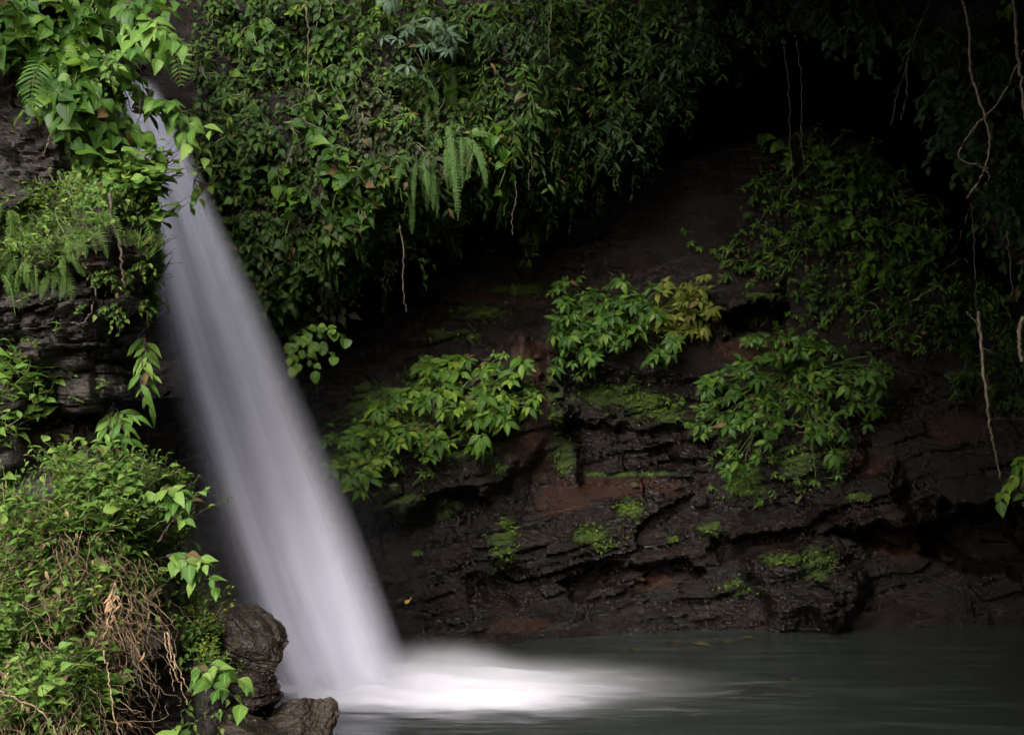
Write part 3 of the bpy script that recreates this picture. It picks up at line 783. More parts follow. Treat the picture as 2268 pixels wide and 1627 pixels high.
def smoothline(pts, n):
    p = np.asarray(pts, float); t = np.arange(len(p)); tt = np.linspace(0, len(p) - 1, n)
    out = []
    for k in range(3):
        y = p[:, k]; m = np.gradient(y); i = np.clip(tt.astype(int), 0, len(p) - 2); f = tt - i
        h00 = 2 * f ** 3 - 3 * f ** 2 + 1; h10 = f ** 3 - 2 * f ** 2 + f
        out.append(h00 * y[i] + h10 * m[i] + (1 - h00) * y[i + 1] + (f ** 3 - f ** 2) * m[i + 1])
    return np.stack(out, -1)

def vine(name, lines, label, cat='vine', group=None, mat='bark', jit=.006, r=rng, leaves=None):
    """a bare hanging stem; lines = [(points, radius at start, radius at end), ...]; the first is the main stem"""
    o = pxline(lines[0][0])[0]; parts = []
    for i, (pts, r0, r1) in enumerate(lines):
        St = Mass(); q = smoothline(pxline(pts), max(12, len(pts) * 7)) - o
        q[1:-1] += r.normal(0, jit, q[1:-1].shape)
        St.tube(q, r0, r1, 6); parts.append(('stem' if i == 0 else 'side_twig', St.mesh('stem' if i == 0 else 'side_twig', M[mat])))
    if leaves:
        L = Mass(); kind, mt, sz, pts = leaves
        for (x, y, D) in pts:
            k = 3; c0 = P(x, y, D) - o
            L.leaves(kind, c0 + r.normal(0, sz * .3, (k, 3)), r.normal(0, .6, (k, 3)) + np.array([[0, -.3, -.4]]), np.array([[0, -.7, .6]]) + r.normal(0, .3, (k, 3)), sz * r.uniform(.7, 1.2, k), r)
        parts.append(('foliage', L.mesh('foliage', M[mt])))
    return thing(name, parts, Vector(o.tolist()), label, cat, group)

R = np.random.default_rng(21)
# ---------------------------------------------------------------- on the far cliff
UPPER = [(430, 0), (1480, 0), (1560, 130), (1490, 245), (1310, 400), (1215, 475), (1100, 490), (1000, 510), (900, 568), (800, 625), (690, 650), (620, 760), (575, 740), (530, 620), (480, 470), (440, 330), (430, 160)]
UP_L = [(430, 0), (1000, 0), (1010, 500), (900, 568), (800, 625), (720, 680), (650, 790), (560, 660), (480, 470), (440, 330)]
UP_R = [(1000, 0), (1480, 0), (1560, 130), (1490, 245), (1310, 400), (1215, 475), (1100, 490), (1000, 510)]
HUMP = [(1580, 590), (1640, 470), (1700, 350), (1790, 310), (1900, 350), (2010, 420), (2060, 560), (2200, 640), (2230, 720), (2080, 760), (1900, 740), (1800, 700), (1650, 600)]
CURT = [(2050, 150), (2120, 60), (2400, 0), (2400, 600), (2267, 600), (2180, 520), (2110, 360)]
TOPD = [(1480, -40), (2060, -40), (2060, 110), (1800, 105), (1650, 120), (1560, 170)]
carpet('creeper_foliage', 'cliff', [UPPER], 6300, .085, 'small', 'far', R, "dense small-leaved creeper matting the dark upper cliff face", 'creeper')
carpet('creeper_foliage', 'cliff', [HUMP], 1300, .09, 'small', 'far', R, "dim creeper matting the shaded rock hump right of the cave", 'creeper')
carpet('creeper_foliage', 'cliff', [CURT, TOPD], 1500, .10, 'small', 'painted_shade', R, "barely lit creeper hanging over the cave mouth at the upper right", 'creeper')

def moss_fuzz():
    L = Mass(); O, D, N = [], [], []
    for (a, b, rx, ry) in MOSS:
        for _ in range(int(rx * ry * .09) + 30):
            q = R.normal(0, .5, 2)
            x, y = a + q[0] * rx, b + q[1] * ry
            if float(fbm(x * .03, y * .05, 0, 3, 411)) + .45 - .55 * float(np.hypot(*q)) < R.uniform(-.1, .25): continue
            loc, nor = hit('cliff', x, y)
            if loc is None: continue
            O.append(np.array(loc) + np.array(nor) * R.uniform(-.005, .018)); D.append(np.array([R.normal(0, .7), -.4, R.normal(-.2, .7)])); N.append(np.array(nor) + R.normal(0, .45, 3))
    L.leaves('small', np.array(O), np.array(D), np.array(N), R.uniform(.018, .045, len(O)), R)
    tag(link('moss', L.mesh('moss', M['moss'])), "bright green moss cushions on the damp ledges of the rock face", 'moss', kind='stuff')
moss_fuzz()
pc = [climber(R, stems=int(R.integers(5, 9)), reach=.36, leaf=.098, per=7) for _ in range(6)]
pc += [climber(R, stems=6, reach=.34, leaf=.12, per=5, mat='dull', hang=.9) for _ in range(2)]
pcn = [climber(R, stems=8, reach=.34, leaf=.125, kind='lance', per=10, hang=1.0, mat=('painted_shade', 'far', 'far')[q], thick=.003) for q in range(3)]
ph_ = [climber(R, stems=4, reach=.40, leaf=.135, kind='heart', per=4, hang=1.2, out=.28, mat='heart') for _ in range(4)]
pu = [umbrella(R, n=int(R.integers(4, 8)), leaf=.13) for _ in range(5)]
pud = [umbrella(R, n=int(R.integers(4, 8)), leaf=.13, mat='shrubdark') for _ in range(4)]  # whorls for the hump, its shade put into the darker leaf colour
pus = [umbrella(R, n=2, sx=.12, sz=.08, leaf=.09, k=6, out=.15) for _ in range(3)]
scatter('climbing_plant', pc, 'cliff', UP_L, 110, "leafy green climber among others on the upper cliff right of the waterfall", 'climber', 'climbers on the upper cliff', .7, 1.3, sep=38, r=R)
scatter('climbing_plant', pcn, 'cliff', UP_R, 80, "narrow-leaved dark climber on the overhang left of the cave", 'climber', 'narrow-leaved climbers on the overhang', .8, 1.3, sep=38, r=R)
scatter('heart_leaved_vine', ph_, 'cliff', [[(560, 40), (760, 40), (770, 200), (780, 480), (640, 480), (560, 160)], [(940, 150), (1110, 150), (1110, 330), (960, 330)]], 18, "vine with broad drooping heart-shaped leaves on the upper cliff", 'vine', 'heart-leaved vines on the upper cliff', .8, 1.2, sep=45, r=R)
scatter('umbrella_plant', pu, 'cliff', UP_L, 34, "plant with fanned leaf whorls in the creeper of the upper cliff", 'plant', 'whorled plants on the upper cliff', .6, 1.0, sep=60, r=R)
scatter('hanging_fern', [fern(R, 5, .42, .05, 1.9, up=.3, pairs=15) for _ in range(3)], 'cliff', [[(800, 330), (1000, 330), (1000, 500), (880, 540), (800, 560)], [(640, 300), (800, 560), (760, 640), (600, 560)]], 20, "small light-green fern drooping from the lower edge of the overhang", 'fern', 'small ferns under the overhang', .7, 1.1, sep=40, r=R)
for i, (x, y, ln, lab) in enumerate([(985, 300, .95, "largest sword fern, its long pale fronds hanging below the others"), (935, 190, .7, "sword fern with narrow hanging fronds below the grey-green shrub"),
                                     (1020, 320, .55, "short sword fern at the right edge of the hanging fern cluster"), (925, 350, .6, "small sword fern at the left of the hanging fern cluster"), (990, 170, .6, "sword fern high up beside the grey-green shrub"),
                                     (890, 420, .5, "lowest sword fern at the ragged lower edge of the overhang"), (1040, 230, .5, "sword fern at the upper right of the hanging fern cluster"), (960, 380, .6, "sword fern in the middle of the lower overhang edge")]):
    loc, nor = hit('cliff', x, y)
    thing('sword_fern', [('frond', frond_mesh(R, (R.normal(0, .9), -.7, R.uniform(-.3, .7)), ln * R.uniform(.5, 1.35), .058 * R.uniform(.7, 1.2), 30, 2.0 * R.uniform(.5, 1.5), 'sword', 'smalllance')) for _ in range(int(R.integers(4, 7)))],
          loc + Vector((0, -.14, .05)), lab, 'fern', 'sword ferns hanging from the overhang')
shrub_on('grey_shrub', 'cliff', [(850, 10), (960, 5), (990, 90), (960, 175), (890, 190), (840, 110)], (905, 60), 34, .15, 8, 'blue', R, "grey-green narrow-leaved shrub hanging at the top of the cliff", out=(.15, .6))
scatter('climbing_plant', pc, 'cliff', [(500, 480), (560, 480), (660, 640), (700, 760), (640, 830), (590, 740), (540, 600)], 22, "leafy climber in the spray along the waterfall's right edge", 'climber', 'climbers beside the waterfall', .7, 1.1, sep=30, r=R)
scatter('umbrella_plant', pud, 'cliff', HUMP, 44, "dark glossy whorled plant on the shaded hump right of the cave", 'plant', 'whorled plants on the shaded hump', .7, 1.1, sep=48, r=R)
scatter('heart_leaved_vine', ph_, 'cliff', [(1690, 300), (1830, 300), (2000, 430), (2080, 600), (1960, 640), (1800, 420)], 14, "dark heart-leaved vine on the shaded hump below the cave", 'vine', 'heart-leaved vines on the shaded hump', .8, 1.2, sep=50, r=R)
pcd = [climber(R, stems=7, reach=.34, leaf=.11, kind='ovate', per=7, hang=.8, mat='painted_shade') for _ in range(4)]
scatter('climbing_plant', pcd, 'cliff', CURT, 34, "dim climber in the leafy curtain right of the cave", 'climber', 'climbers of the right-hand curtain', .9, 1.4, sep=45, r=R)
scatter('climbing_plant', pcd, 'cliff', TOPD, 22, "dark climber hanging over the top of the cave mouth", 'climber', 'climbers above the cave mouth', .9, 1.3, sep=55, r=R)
scatter('climbing_plant', pcn, 'cliff', [(2060, 640), (2267, 640), (2267, 880), (2120, 900), (2060, 760)], 14, "drooping dark climber on the rock at the right below the curtain", 'climber', 'climbers low on the right', .8, 1.2, sep=45, r=R)
# the three shrubs on the rock face
shrub_on('leafy_shrub', 'cliff', [(800, 930), (880, 850), (960, 800), (1080, 795), (1180, 830), (1185, 920), (1090, 980), (960, 990), (870, 1050), (800, 1100), (740, 1060), (725, 990)], (960, 930), 170, .15, 7, 'shrub', R,
         "bright whorled shrub on the rock ledge nearest the waterfall", out=(.05, .4), kind='broad', sep=12)
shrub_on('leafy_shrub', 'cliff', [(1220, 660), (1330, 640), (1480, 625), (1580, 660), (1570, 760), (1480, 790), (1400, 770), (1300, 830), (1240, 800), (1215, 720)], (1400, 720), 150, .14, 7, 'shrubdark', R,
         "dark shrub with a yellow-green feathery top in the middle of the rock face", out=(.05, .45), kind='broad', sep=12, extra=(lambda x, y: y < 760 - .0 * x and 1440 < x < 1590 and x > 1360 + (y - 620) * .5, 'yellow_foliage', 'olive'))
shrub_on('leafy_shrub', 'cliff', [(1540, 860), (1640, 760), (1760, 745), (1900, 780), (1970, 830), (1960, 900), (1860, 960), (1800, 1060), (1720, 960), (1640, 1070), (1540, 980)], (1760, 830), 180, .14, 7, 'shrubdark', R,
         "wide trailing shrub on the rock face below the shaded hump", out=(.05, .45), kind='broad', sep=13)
scatter('seedling', pus, 'cliff', [[(1060, 520), (1220, 470), (1200, 540), (1050, 590)], [(1270, 440), (1310, 430), (1310, 470), (1270, 470)], [(1500, 500), (1600, 560), (1600, 640), (1560, 600)], [(1600, 700), (1800, 700), (1860, 760), (1640, 740)]], 22, "tiny dark plant in a crack of the upper rock slab", 'seedling', 'seedlings on the upper slab', .6, 1.1, sep=24, r=R)
scatter('seedling', pus, 'cliff', [[(1260, 980), (1300, 980), (1300, 1020), (1260, 1020)], [(1520, 1000), (1860, 1000), (1820, 1110), (1560, 1140)], [(760, 1080), (960, 1040), (980, 1100), (800, 1120)], [(880, 1230), (920, 1230), (920, 1260), (880, 1260)], [(1480, 850), (1560, 840), (1560, 960), (1500, 960)]], 28, "tiny plant in a crack of the lower wet rock face", 'seedling', 'seedlings on the lower rock face', .5, .95, sep=26, r=R)

# ---------------------------------------------------------------- on the near bank
B = np.random.default_rng(33)
import bmesh
def boulder(loc, rad, seed, label, rot=0.0, mat='boulder', theta=-.5, name='boulder', cuts=10):
    bm = bmesh.new(); bmesh.ops.create_icosphere(bm, subdivisions=6, radius=1.0)
    for f_ in bm.faces: f_.smooth = False
    co = np.array([v.co[:] for v in bm.verts]); r = np.random.default_rng(seed)
    for i in range(cuts):                                  # broken faces
        n = unit(r.normal(0, 1, 3)); h = r.uniform(.50, .80)
        ex = np.clip(co @ n - h, 0, None); co = co - ex[:, None] * n * .92
    co = co * np.array(rad)
    p = co + np.array(loc)
    d = strata(p[:, 0], p[:, 1], p[:, 2], theta, .34, seed, ((0.26, .22, .5), (0.09, .13, .22), (0.035, .05, .1)))
    co = co + unit(co) * d[:, None]
    for v, q in zip(bm.verts, co): v.co = q
    me = bpy.data.meshes.new(name); bm.to_mesh(me); bm.free(); me.materials.append(M[mat])
    for k, val in (("moss", .25), ("rust", .25)):
        at = me.attributes.new(k, 'FLOAT', 'POINT'); at.data.foreach_set("value", np.full(len(co), val, np.float32))
    o = link(name, me, loc=loc); o.rotation_euler = (0, 0, rot)
    return tag(o, label, "boulder")
def PL(px, py, D): return P(px, py, D).tolist()
boulder(PL(505, 1475, 10.8), (.52, .5, .47), 5, "large olive-brown boulder with a sloping top beside the waterfall foot", .2)
boulder(PL(540, 1545, 10.7), (.30, .4, .25), 8, "brown wet rock block directly below the large olive boulder", .1, theta=.1)
boulder(PL(640, 1620, 10.7), (.44, .5, .32), 11, "low dark wet boulder lying in the water at the bank's right tip", .3, theta=.2)
boulder(PL(545, 1625, 10.1), (.28, .35, .20), 14, "wet black rock at the bottom edge left of the low boulder", .6, theta=.15)

pb_small = [herb(B, 9, .26, .055, 'small', 7, 'herb') for _ in range(4)]
pb_lance = [herb(B, 6, .30, .10, 'smalllance', 6, 'bright') for _ in range(4)]
pb_broad = [herb(B, 4, .28, .135, 'ovate', 4, 'bright', .12, .6) for _ in range(5)]
pb_fine = [herb(B, 14, .24, .030, 'small', 10, 'herb', .14, .35) for _ in range(3)]
pb_lime = [herb(B, 9, .2, .035, 'small', 9, 'lime', .1, .4) for _ in range(3)]
pb_tuft = [tuft(B, 30, .26) for _ in range(3)]
pb_tang = [tangle(B) for _ in range(4)]
pb_fern = [fern(B, 6, .34, .045, 1.5, pairs=16) for _ in range(3)]
pb_climb = [climber(B, stems=5, reach=.26, leaf=.085, kind='ovate', per=6, mat='herb', thick=.004) for _ in range(4)]
pb_heart = [climber(B, stems=4, reach=.30, leaf=.145, kind='heart', per=5, hang=1.0, out=.25, mat='heart') for _ in range(4)]

LOW = [(-420, 1010), (120, 990), (250, 1060), (330, 1070), (395, 1110), (400, 1240), (450, 1340), (470, 1420), (520, 1500), (540, 1627), (430, 1627), (420, 1470), (240, 1450), (240, 1660), (-420, 1660)]
LOWTOP = [(120, 1040), (300, 1060), (400, 1100), (400, 1230), (330, 1240), (150, 1150)]
LOWR = [(330, 1240), (400, 1230), (450, 1330), (470, 1430), (530, 1530), (480, 1560), (420, 1460), (380, 1380)]
LOWL = [(-40, 1100), (250, 1200), (330, 1330), (230, 1450), (230, 1640), (-40, 1640)]
carpet('bank_undergrowth', 'bank', [LOW], 1150, .055, 'small', 'herb', B, "low leafy undergrowth covering the near bank below the cliff", 'undergrowth', .12)
carpet('bank_undergrowth', 'bank', [LOW], 1350, .07, 'smalllance', 'bright', B, "brighter pointed leaves of the undergrowth among the near bank's dry stems", 'undergrowth', .18)
scatter('tangled_stems', pb_tang, 'bank', LOWL, 70, "snarl of dry straw-coloured stems on the near bank", 'dead stems', 'dry stems on the near bank', .7, 1.3, .08, 22, r=B)
scatter('small_herb', pb_small, 'bank', [LOWTOP, LOWR, LOWL], 90, "small-leaved green herb on the near bank below the cliff", 'herb', 'small herbs on the near bank', .7, 1.2, .01, 22, r=B)
scatter('fine_herb', pb_fine, 'bank', [LOWTOP, LOWR], 40, "fine feathery herb along the right rim of the near bank", 'herb', 'fine herbs on the bank rim', .7, 1.2, .01, 22, r=B)
scatter('lance_leaved_herb', pb_lance, 'bank', [LOWTOP, LOWR, LOWL, LOWL], 80, "lance-leaved bright herb on the near bank", 'herb', 'lance-leaved herbs on the near bank', .7, 1.1, .02, 30, r=B)
scatter('broad_leaved_plant', pb_broad, 'bank', [LOWTOP, LOWL], 85, "broad-leaved bright green plant on the near bank", 'plant', 'broad-leaved plants on the near bank', .7, 1.1, .03, 34, r=B)
scatter('lime_herb', pb_lime, 'bank', [(430, 1330), (480, 1340), (480, 1480), (440, 1480), (410, 1380)], 9, "yellow-green herb between the near bank and the olive boulder", 'herb', 'yellow-green herbs by the boulder', .8, 1.2, .02, 24, r=B)
scatter('dry_grass_tuft', [tuft(B, 22, .22, 'straw_leaf') for _ in range(3)], 'bank', LOWL, 20, "tuft of straw-coloured dead grass on the near bank", 'dry grass', 'dry grass tufts on the near bank', .7, 1.2, .04, 36, r=B)
scatter('grass_tuft', pb_tuft, 'bank', [LOWL, LOWR], 34, "tuft of narrow grass blades on the near bank", 'grass tuft', 'grass tufts on the near bank', .7, 1.2, .01, 34, r=B)

# vegetation of the near cliff above
NEARTOP = [(-420, -40), (240, -40), (245, 180), (240, 250), (190, 310), (130, 280), (100, 150), (-420, 130)]
MID = [(165, 200), (225, 215), (268, 330), (325, 430), (310, 500), (250, 520), (180, 440), (150, 300)]
LEFTM = [(-40, 470), (90, 450), (190, 470), (190, 580), (60, 630), (-40, 620)]
carpet('cliff_greenery', 'bank', [NEARTOP], 2300, .095, 'ovate', 'heart', B, "dark leafy greenery over the top of the near cliff", 'greenery', .2)
carpet('cliff_greenery', 'bank', [MID], 2100, .05, 'small', 'herb', B, "fine ferny greenery over the edge of the near cliff", 'greenery', .2)
scatter('heart_leaved_creeper', pb_heart, 'bank', [[(-30, -10), (220, -10), (200, 120), (-30, 130)], [(120, 110), (260, 120), (270, 250), (150, 270)]], 26, "glossy heart-leaved creeper high on the near cliff", 'creeper', 'heart-leaved creepers on the near cliff', .8, 1.25, .08, 40, r=B)
scatter('bank_fern', pb_fern, 'bank', [MID, LEFTM], 32, "lacy fern on the near cliff above the bare rock", 'fern', 'ferns on the near cliff', .6, 1.1, .02, 32, r=B)
scatter('fine_herb', pb_fine, 'bank', [MID, LEFTM], 42, "fine-leaved herb on the near cliff above the bare rock", 'herb', 'fine herbs on the near cliff', .7, 1.2, .01, 24, r=B)
scatter('lance_leaved_herb', pb_lance, 'bank', [LEFTM, [(60, 160), (140, 170), (140, 260), (60, 240)]], 26, "lance-leaved herb on the near cliff", 'herb', 'lance-leaved herbs on the near cliff', .6, 1.0, .02, 30, r=B)
scatter('round_leaved_herb', [herb(B, 6, .2, .13, 'round', 3, 'bright', .14, .7) for _ in range(3)], 'bank', [(240, 385), (300, 400), (312, 460), (290, 490), (250, 450)], 11, "round-leaved bright plant at the near cliff's edge against the waterfall", 'plant', 'round-leaved plants at the cliff edge', .8, 1.1, .16, 20, r=B)
scatter('small_climber', pb_climb, 'bank', [(200, 590), (330, 590), (370, 640), (330, 690), (220, 680)], 10, "small-leaved climber on the bare rock of the near cliff", 'climber', 'small climbers on the near rock', .35, .7, .01, 30, r=B)
scatter('rock_seedling', [herb(B, 3, .12, .07, 'ovate', 3, 'bright', .05, .6) for _ in range(3)], 'bank', [(0, 680), (330, 640), (330, 740), (200, 900), (180, 1000), (0, 900)], 18, "tiny light-green plant in a crack of the bare near rock", 'seedling', 'seedlings on the bare near rock', .5, 1.0, .01, 40, r=B)
scatter('broad_leaved_plant', pb_broad, 'bank', [(-30, 830), (80, 830), (90, 1000), (-30, 1010)], 9, "dark broad-leaved plant at the left edge below the bare rock", 'plant', 'broad-leaved plants at the left edge', .9, 1.2, .03, 34, r=B)
scatter('grass_tuft', pb_tuft, 'bank', [(300, 500), (358, 545), (358, 590), (330, 640), (310, 600)], 9, "wispy grass tuft at the tip of the near cliff", 'grass tuft', 'grass tufts at the cliff tip', .4, .7, .01, 18, r=B)

def sprig(name, base, tips, leaf, per, kind, mat, r, label, cat, stemmat='bark', thick=.006, sag=(0, -.03, .08), group=None, back=.35):
    """a branching leafy sprig: base and tips as (px, py, D)"""
    o = P(*base); L, St = Mass(), Mass()
    for tq in tips:
        e = P(*tq) - o
        pts = curve((0, 0, 0), e, np.array(sag) * np.linalg.norm(e), r, 9, .008)
        St.tube(pts, thick, thick * .35, 5)
        tt = np.linspace(back, 1, per)
        q = np.stack([np.interp(tt, np.linspace(0, 1, 9), pts[:, k]) for k in range(3)], -1)
        d = unit(e); sgn = np.where(np.arange(per) % 2 == 0, 1, -1)[:, None]
        up = np.array([0, -.45, .9]); sd = unit(np.cross(d, up))
        D = sgn * sd * r.uniform(.5, 1.1, (per, 1)) + d * .7 + np.array([0, -.1, -.35]) + r.normal(0, .2, (per, 3))
        L.leaves(kind, q, D, up[None] + r.normal(0, .3, (per, 3)), leaf * r.uniform(.6, 1.15, per), r)
    return thing(name, [('foliage', L.mesh('foliage', M[mat])), ('stem', St.mesh('stem', M[stemmat]))], Vector(o.tolist()), label, cat, group)

sprig('leafy_branch', (335, 250, 11.0), [(350, 225, 10.6), (395, 250, 10.5), (430, 285, 10.5), (465, 290, 10.6), (455, 350, 10.7), (420, 320, 10.6), (380, 230, 10.5)], .15, 7, 'ovate', 'bright', B, "bright green leafy branch reaching across the top of the waterfall", 'branch', group=None)
sprig('leafy_branch', (270, 60, 10.6), [(330, 75, 10.3), (385, 90, 10.2), (400, 100, 10.2), (350, 130, 10.3), (300, 110, 10.2), (340, 50, 10.4)], .16, 7, 'ovate', 'bright', B, "leafy branch with large light leaves at the top above the waterfall lip", 'branch')
sprig('leafy_branch', (250, 20, 10.8), [(400, 10, 10.6), (420, -20, 10.6), (340, 10, 10.4), (300, 40, 10.4), (380, 30, 10.5)], .15, 8, 'ovate', 'heart', B, "dark leafy branch along the top edge above the waterfall", 'branch')
sprig('leafy_branch', (240, 130, 10.7), [(262, 150, 10.4), (250, 190, 10.4), (235, 180, 10.3), (270, 120, 10.4), (210, 210, 10.3)], .085, 6, 'ovate', 'bright', B, "small light-green leafy branch beside the waterfall lip", 'branch')
sprig('leafy_branch', (430, 400, 11.6), [(470, 370, 11.5), (480, 420, 11.6), (425, 460, 11.6), (440, 440, 11.5)], .11, 4, 'ovate', 'bright', B, "thin sprig with few leaves in front of the waterfall's upper right edge", 'branch')
sprig('leafy_sprig', (330, 1130, 9.9), [(370, 1080, 9.7), (400, 1085, 9.7), (425, 1110, 9.7), (410, 1150, 9.7), (300, 1080, 9.7)], .13, 6, 'ovate', 'bright', B, "leafy bright sprig at the upper corner of the near bank", 'sprig')
sprig('leafy_sprig', (370, 1230, 9.8), [(420, 1250, 9.5), (470, 1280, 9.5), (455, 1250, 9.5), (480, 1300, 9.55), (430, 1285, 9.5)], .15, 5, 'ovate', 'bright', B, "large-leaved sprig leaning from the bank over the dark hollow", 'sprig')
sprig('leafy_sprig', (430, 1480, 9.6), [(500, 1490, 9.3), (545, 1520, 9.3), (535, 1560, 9.3), (480, 1530, 9.2), (455, 1500, 9.2)], .15, 5, 'ovate', 'bright', B, "sprig with wide hanging leaves in front of the olive boulder", 'sprig')
sprig('thin_twig', (350, 1200, 9.8), [(400, 1140, 9.7), (455, 1085, 9.7)], .055, 4, 'ovate', 'bright', B, "single thin twig with three small leaves against the dark hollow", 'twig', back=.9)
sprig('young_plant', (405, 1640, 8.6), [(405, 1560, 8.3), (445, 1590, 8.3), (365, 1605, 8.3), (410, 1625, 8.2)], .16, 1, 'broad', 'bright', B, "young plant with four ribbed light-green leaves at the bottom edge", 'plant', 'stem', .005, back=.3)
sprig('hanging_leaves', (320, 740, 10.6), [(325, 800, 10.4), (335, 830, 10.4), (320, 880, 10.4), (330, 900, 10.4), (312, 850, 10.3)], .17, 6, 'lance', 'bright', B, "long light leaves hanging along the right side of the near cliff", 'vine', sag=(0, -.05, .0), back=.1)
sprig('hanging_leaves', (250, 905, 10.5), [(235, 960, 10.2), (255, 990, 10.2), (285, 970, 10.3), (300, 920, 10.3), (220, 985, 10.2), (270, 940, 10.2)], .18, 6, 'lance', 'bright', B, "bunch of long green leaves drooping beneath the undercut block", 'vine', sag=(0, -.05, .0), back=.15)
sprig('round_leaved_plant', (640, 745, 15.0), [(765, 750, 14.6), (740, 790, 14.5), (700, 822, 14.5), (655, 815, 14.6), (735, 728, 14.6), (690, 770, 14.5)], .115, 7, 'round', 'herb', B, "round-leaved light-green plant beside the waterfall below the overhang", 'plant', 'stem')
sprig('dead_sprig', (255, 1290, 9.3), [(245, 1340, 9.1), (235, 1400, 9.1), (265, 1340, 9.1), (250, 1370, 9.0)], .065, 5, 'lance', 'dry', B, "bunch of pale dry dead leaves hanging on the near bank", 'dead leaves', 'straw', sag=(0, -.1, 0))
thing('palm_frond', [('frond', frond_mesh(B, (.9, -.3, .5), .46, .15, 14, 1.5, 'bright', 'narrow'))], Vector(PL(345, 92, 10.5)), "arching palm-like frond above the waterfall lip", 'frond')
thing('palm_frond', [('frond', frond_mesh(B, (-.2, -.7, .5), .5, .16, 15, 1.8, 'heart', 'narrow'))], Vector(PL(110, 140, 9.9)), "small glossy frond below the big heart leaves", 'frond')
for i, (a, b) in enumerate([((300, 370, 11.0), "leafless twigs with thin forks in front of the upper waterfall")]):
    vine('bare_twig', [([(310, 430, 10.9), (345, 390, 10.7), (385, 350, 10.6), (405, 300, 10.6)], .007, .003), ([(345, 390, 10.7), (400, 375, 10.6), (450, 372, 10.6)], .004, .002), ([(352, 382, 10.7), (400, 352, 10.6), (430, 335, 10.5)], .004, .002), ([(372, 362, 10.6), (365, 330, 10.5), (380, 310, 10.5)], .003, .0015)], b, 'twig')
    vine('bare_twig', [([(300, 190, 10.8), (310, 230, 10.7), (305, 280, 10.7)], .006, .004), ([(292, 240, 10.8), (330, 205, 10.6), (352, 180, 10.6)], .005, .002), ([(295, 235, 10.7), (345, 242, 10.6), (380, 238, 10.6)], .005, .002)], "crossing bare twigs at the waterfall lip", 'twig')
vine('hanging_root', [([(243, 430, 10.0), (250, 490, 9.9), (262, 520, 9.9), (272, 590, 9.9), (276, 640, 9.9)], .013, .008)], "thick brown root hanging down the near cliff below the round leaves", 'root')
vine('hanging_root', [([(215, 560, 9.9), (205, 600, 9.9), (212, 660, 9.9), (190, 710, 9.9), (160, 716, 9.9)], .008, .005)], "thin looping root on the bare grey face of the near cliff", 'root')
vine('hanging_root', [([(105, 220, 10.2), (112, 260, 10.2), (108, 310, 10.2), (95, 345, 10.2)], .007, .005)], "thin pale stem hanging on the rock at the upper left", 'root', mat='straw')
vine('dry_runner', [([(370, 1400, 9.1), (380, 1460, 9.0), (400, 1520, 9.0), (415, 1560, 9.0)], .006, .003), ([(372, 1410, 9.1), (395, 1480, 9.0), (425, 1540, 9.0)], .005, .003), ([(365, 1400, 9.1), (375, 1470, 9.0), (385, 1530, 9.0)], .005, .002)], "bunch of dry brown runners hanging over the dark rock of the bank", 'dry runner', mat='straw')
vine('dry_runner', [([(230, 1440, 9.0), (240, 1500, 8.9), (250, 1570, 8.8), (265, 1640, 8.8)], .005, .004)], "single dry runner hanging near the bottom edge of the bank", 'dry runner', mat='straw')
vine('dry_runner', [([(0, 1530, 8.6), (40, 1550, 8.6), (100, 1580, 8.6), (130, 1640, 8.6)], .007, .004)], "bent dry stem in the lower left corner", 'dry runner', mat='straw')
vine('dry_runner', [([(290, 1440, 9.0), (310, 1500, 8.9), (335, 1560, 8.9), (340, 1610, 8.9)], .005, .003)], "dark thin runner crossing the bare rock of the bank", 'dry runner')

# ---------------------------------------------------------------- hanging stems and bare wood on the right
vine('bare_vine', [([(2125, -30, 11.5), (2145, 60, 11.5), (2150, 160, 11.5), (2175, 240, 11.5), (2190, 300, 11.5), (2185, 360, 11.5), (2160, 410, 11.5), (2140, 440, 11.5)], .014, .007),
                   ([(2267, 110, 11.3), (2215, 220, 11.4), (2150, 290, 11.4), (2123, 345, 11.45), (2160, 365, 11.45), (2190, 372, 11.45)], .009, .005), ([(2178, 370, 11.45), (2190, 390, 11.4), (2183, 410, 11.4)], .005, .003)],
     "pale crooked vine looping down at the upper right", 'vine', mat='pale', jit=.004)
vine('bare_vine', [([(2060, 0, 11.8), (2025, 80, 11.8), (2010, 140, 11.8), (2005, 220, 11.8), (1995, 265, 11.8)], .009, .004), ([(2012, 130, 11.8), (1990, 200, 11.8), (1970, 280, 11.8)], .006, .003), ([(2025, 80, 11.8), (2022, 140, 11.8)], .005, .003), ([(2008, 160, 11.8), (1985, 195, 11.8), (1980, 210, 11.8)], .004, .002)],
     "dark forked twig hanging left of the pale crooked vine", 'vine', mat='bark')
vine('bare_vine', [([(2245, -20, 11.0), (2252, 100, 11.0), (2262, 180, 11.0), (2272, 300, 11.0)], .018, .012)], "mottled pale stem at the right edge of the picture", 'vine', mat='pale', leaves=('ovate', 'bright', .10, [(2215, 15, 10.9), (2240, 10, 10.9)]))
vine('sapling_stem', [([(2165, 690, 13.2), (2172, 760, 13.2), (2185, 880, 13.2), (2190, 940, 13.3), (2205, 1000, 13.5), (2215, 1060, 13.8)], .017, .010), ([(2170, 730, 13.2), (2150, 700, 13.2), (2138, 690, 13.2)], .006, .003), ([(2172, 770, 13.2), (2200, 782, 13.2)], .005, .003), ([(2190, 930, 13.3), (2215, 925, 13.3)], .004, .002)], "thin pale sapling stem standing before the dark rock on the right", 'sapling', mat='pale')
vine('bare_vine', [([(2267, 700, 12), (2255, 740, 12), (2262, 800, 12)], .02, .015)], "short pale bent stem at the right edge above the sapling", 'vine', mat='pale')
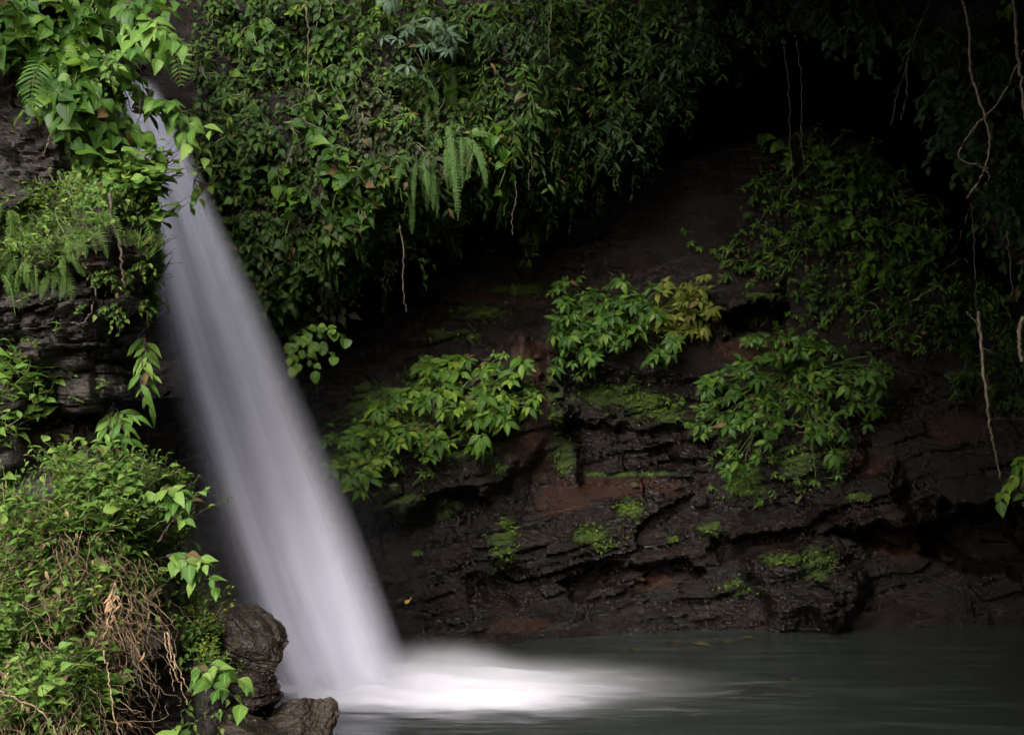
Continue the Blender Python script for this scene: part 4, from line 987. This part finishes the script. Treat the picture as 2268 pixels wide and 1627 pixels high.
vine('bare_vine', [([(2150, 450, 12.2), (2155, 520, 12.2), (2160, 640, 12.2), (2163, 700, 12.3)], .004, .003), ([(2148, 460, 12.2), (2120, 540, 12.2), (2105, 560, 12.2)], .003, .002)], "hair-thin dark vine below the pale crooked vine", 'vine')
vine('bare_vine', [([(2230, 510, 12), (2235, 560, 12), (2240, 660, 12)], .008, .004)], "short brown twig hanging near the right edge", 'vine')
for i, (x0, y0, x1, y1, D, lb) in enumerate([(1735, 100, 1760, 420, 15.5, "left of two threadlike vines hanging in the dark cave mouth"), (1765, 90, 1782, 380, 15.5, "right of two threadlike vines hanging in the dark cave mouth"),
        (672, -20, 690, 240, 14.0, "straight brown vine hanging over the broad leaves of the upper cliff"), (885, 500, 900, 690, 14.4, "dark root hanging from the overhang beside the fern cluster"),
        (1175, 330, 1172, 420, 14.6, "thin vine hanging under the overhang's right half"), (1140, 400, 1135, 520, 14.8, "thin bent root below the overhang above the slab"), (1215, -20, 1218, 140, 14.6, "thin pale vine at the top of the overhang left of the cave")]):
    vine('hanging_vine', [([(x0, y0, D), ((x0 * 2 + x1) / 3 + 4, (2 * y0 + y1) / 3, D), ((x0 + 2 * x1) / 3 - 3, (y0 + 2 * y1) / 3, D), (x1, y1, D)], .009 if i in (2, 3) else .005, .005 if i in (2, 3) else .003)], lb, 'vine', r=B)
sprig('leafy_sprig', (2290, 1010, 11.5), [(2250, 1030, 11.4), (2235, 1070, 11.4), (2215, 1110, 11.4), (2262, 1110, 11.4), (2225, 1090, 11.4)], .13, 6, 'ovate', 'shrub', B, "dark leafy sprig reaching in at the right edge above the pool", 'sprig')

# fallen leaves
def fallen(px, py, D, size, rotz, label, mat='yellow', flat=True, surf=None):
    L = Mass()
    L.leaves('lance' if flat else 'ovate', np.zeros((1, 3)), np.array([[math.cos(rotz), math.sin(rotz) if flat else -.2, 0 if flat else math.sin(rotz)]]), np.array([[0, -.2, 1.0]]) if flat else np.array([[0, -.8, .6]]), size, B)
    if surf:
        loc, nor = hit(surf, px, py); loc = loc + nor * .03
    else:
        loc = Vector(PL(px, py, D)); loc.z = .015
    tag(link('fallen_leaf', L.mesh('fallen_leaf', M[mat]), loc=loc), label, 'leaf')
def Dw_(py): return CAM_H / ((py / PH * 2 - 1) * VT)
for px, py, sz, rz, lb in [(1480, 1424, .35, .2, "left of the yellowish leaves drifting by the far shore"), (1530, 1428, .30, -.2, "yellow leaf drifting second from the left by the far shore"), (1590, 1422, .40, .1, "yellow leaf drifting third from the left by the far shore"),
                           (1640, 1416, .30, .3, "right of the yellowish leaves drifting by the far shore"), (1740, 1506, .42, .05, "long yellow leaf floating alone in the middle of the pool"), (1395, 1440, .28, .1, "small brownish leaf drifting near the foam")]:
    fallen(px, py, Dw_(py), sz, rz, lb, 'sunk')
fallen(893, 1332, 0, .11, 1.0, "yellow leaf stuck to the dark rock right of the waterfall", 'yellow', False, 'cliff')
fallen(1395, 1072, 0, .12, .1, "brown leaf lying on the flat rock ledge", 'sunk', False, 'cliff')
fallen(1800, 872, 0, .16, .3, "pale dead leaf hanging in the trailing shrub", 'dry', False, 'cliff')
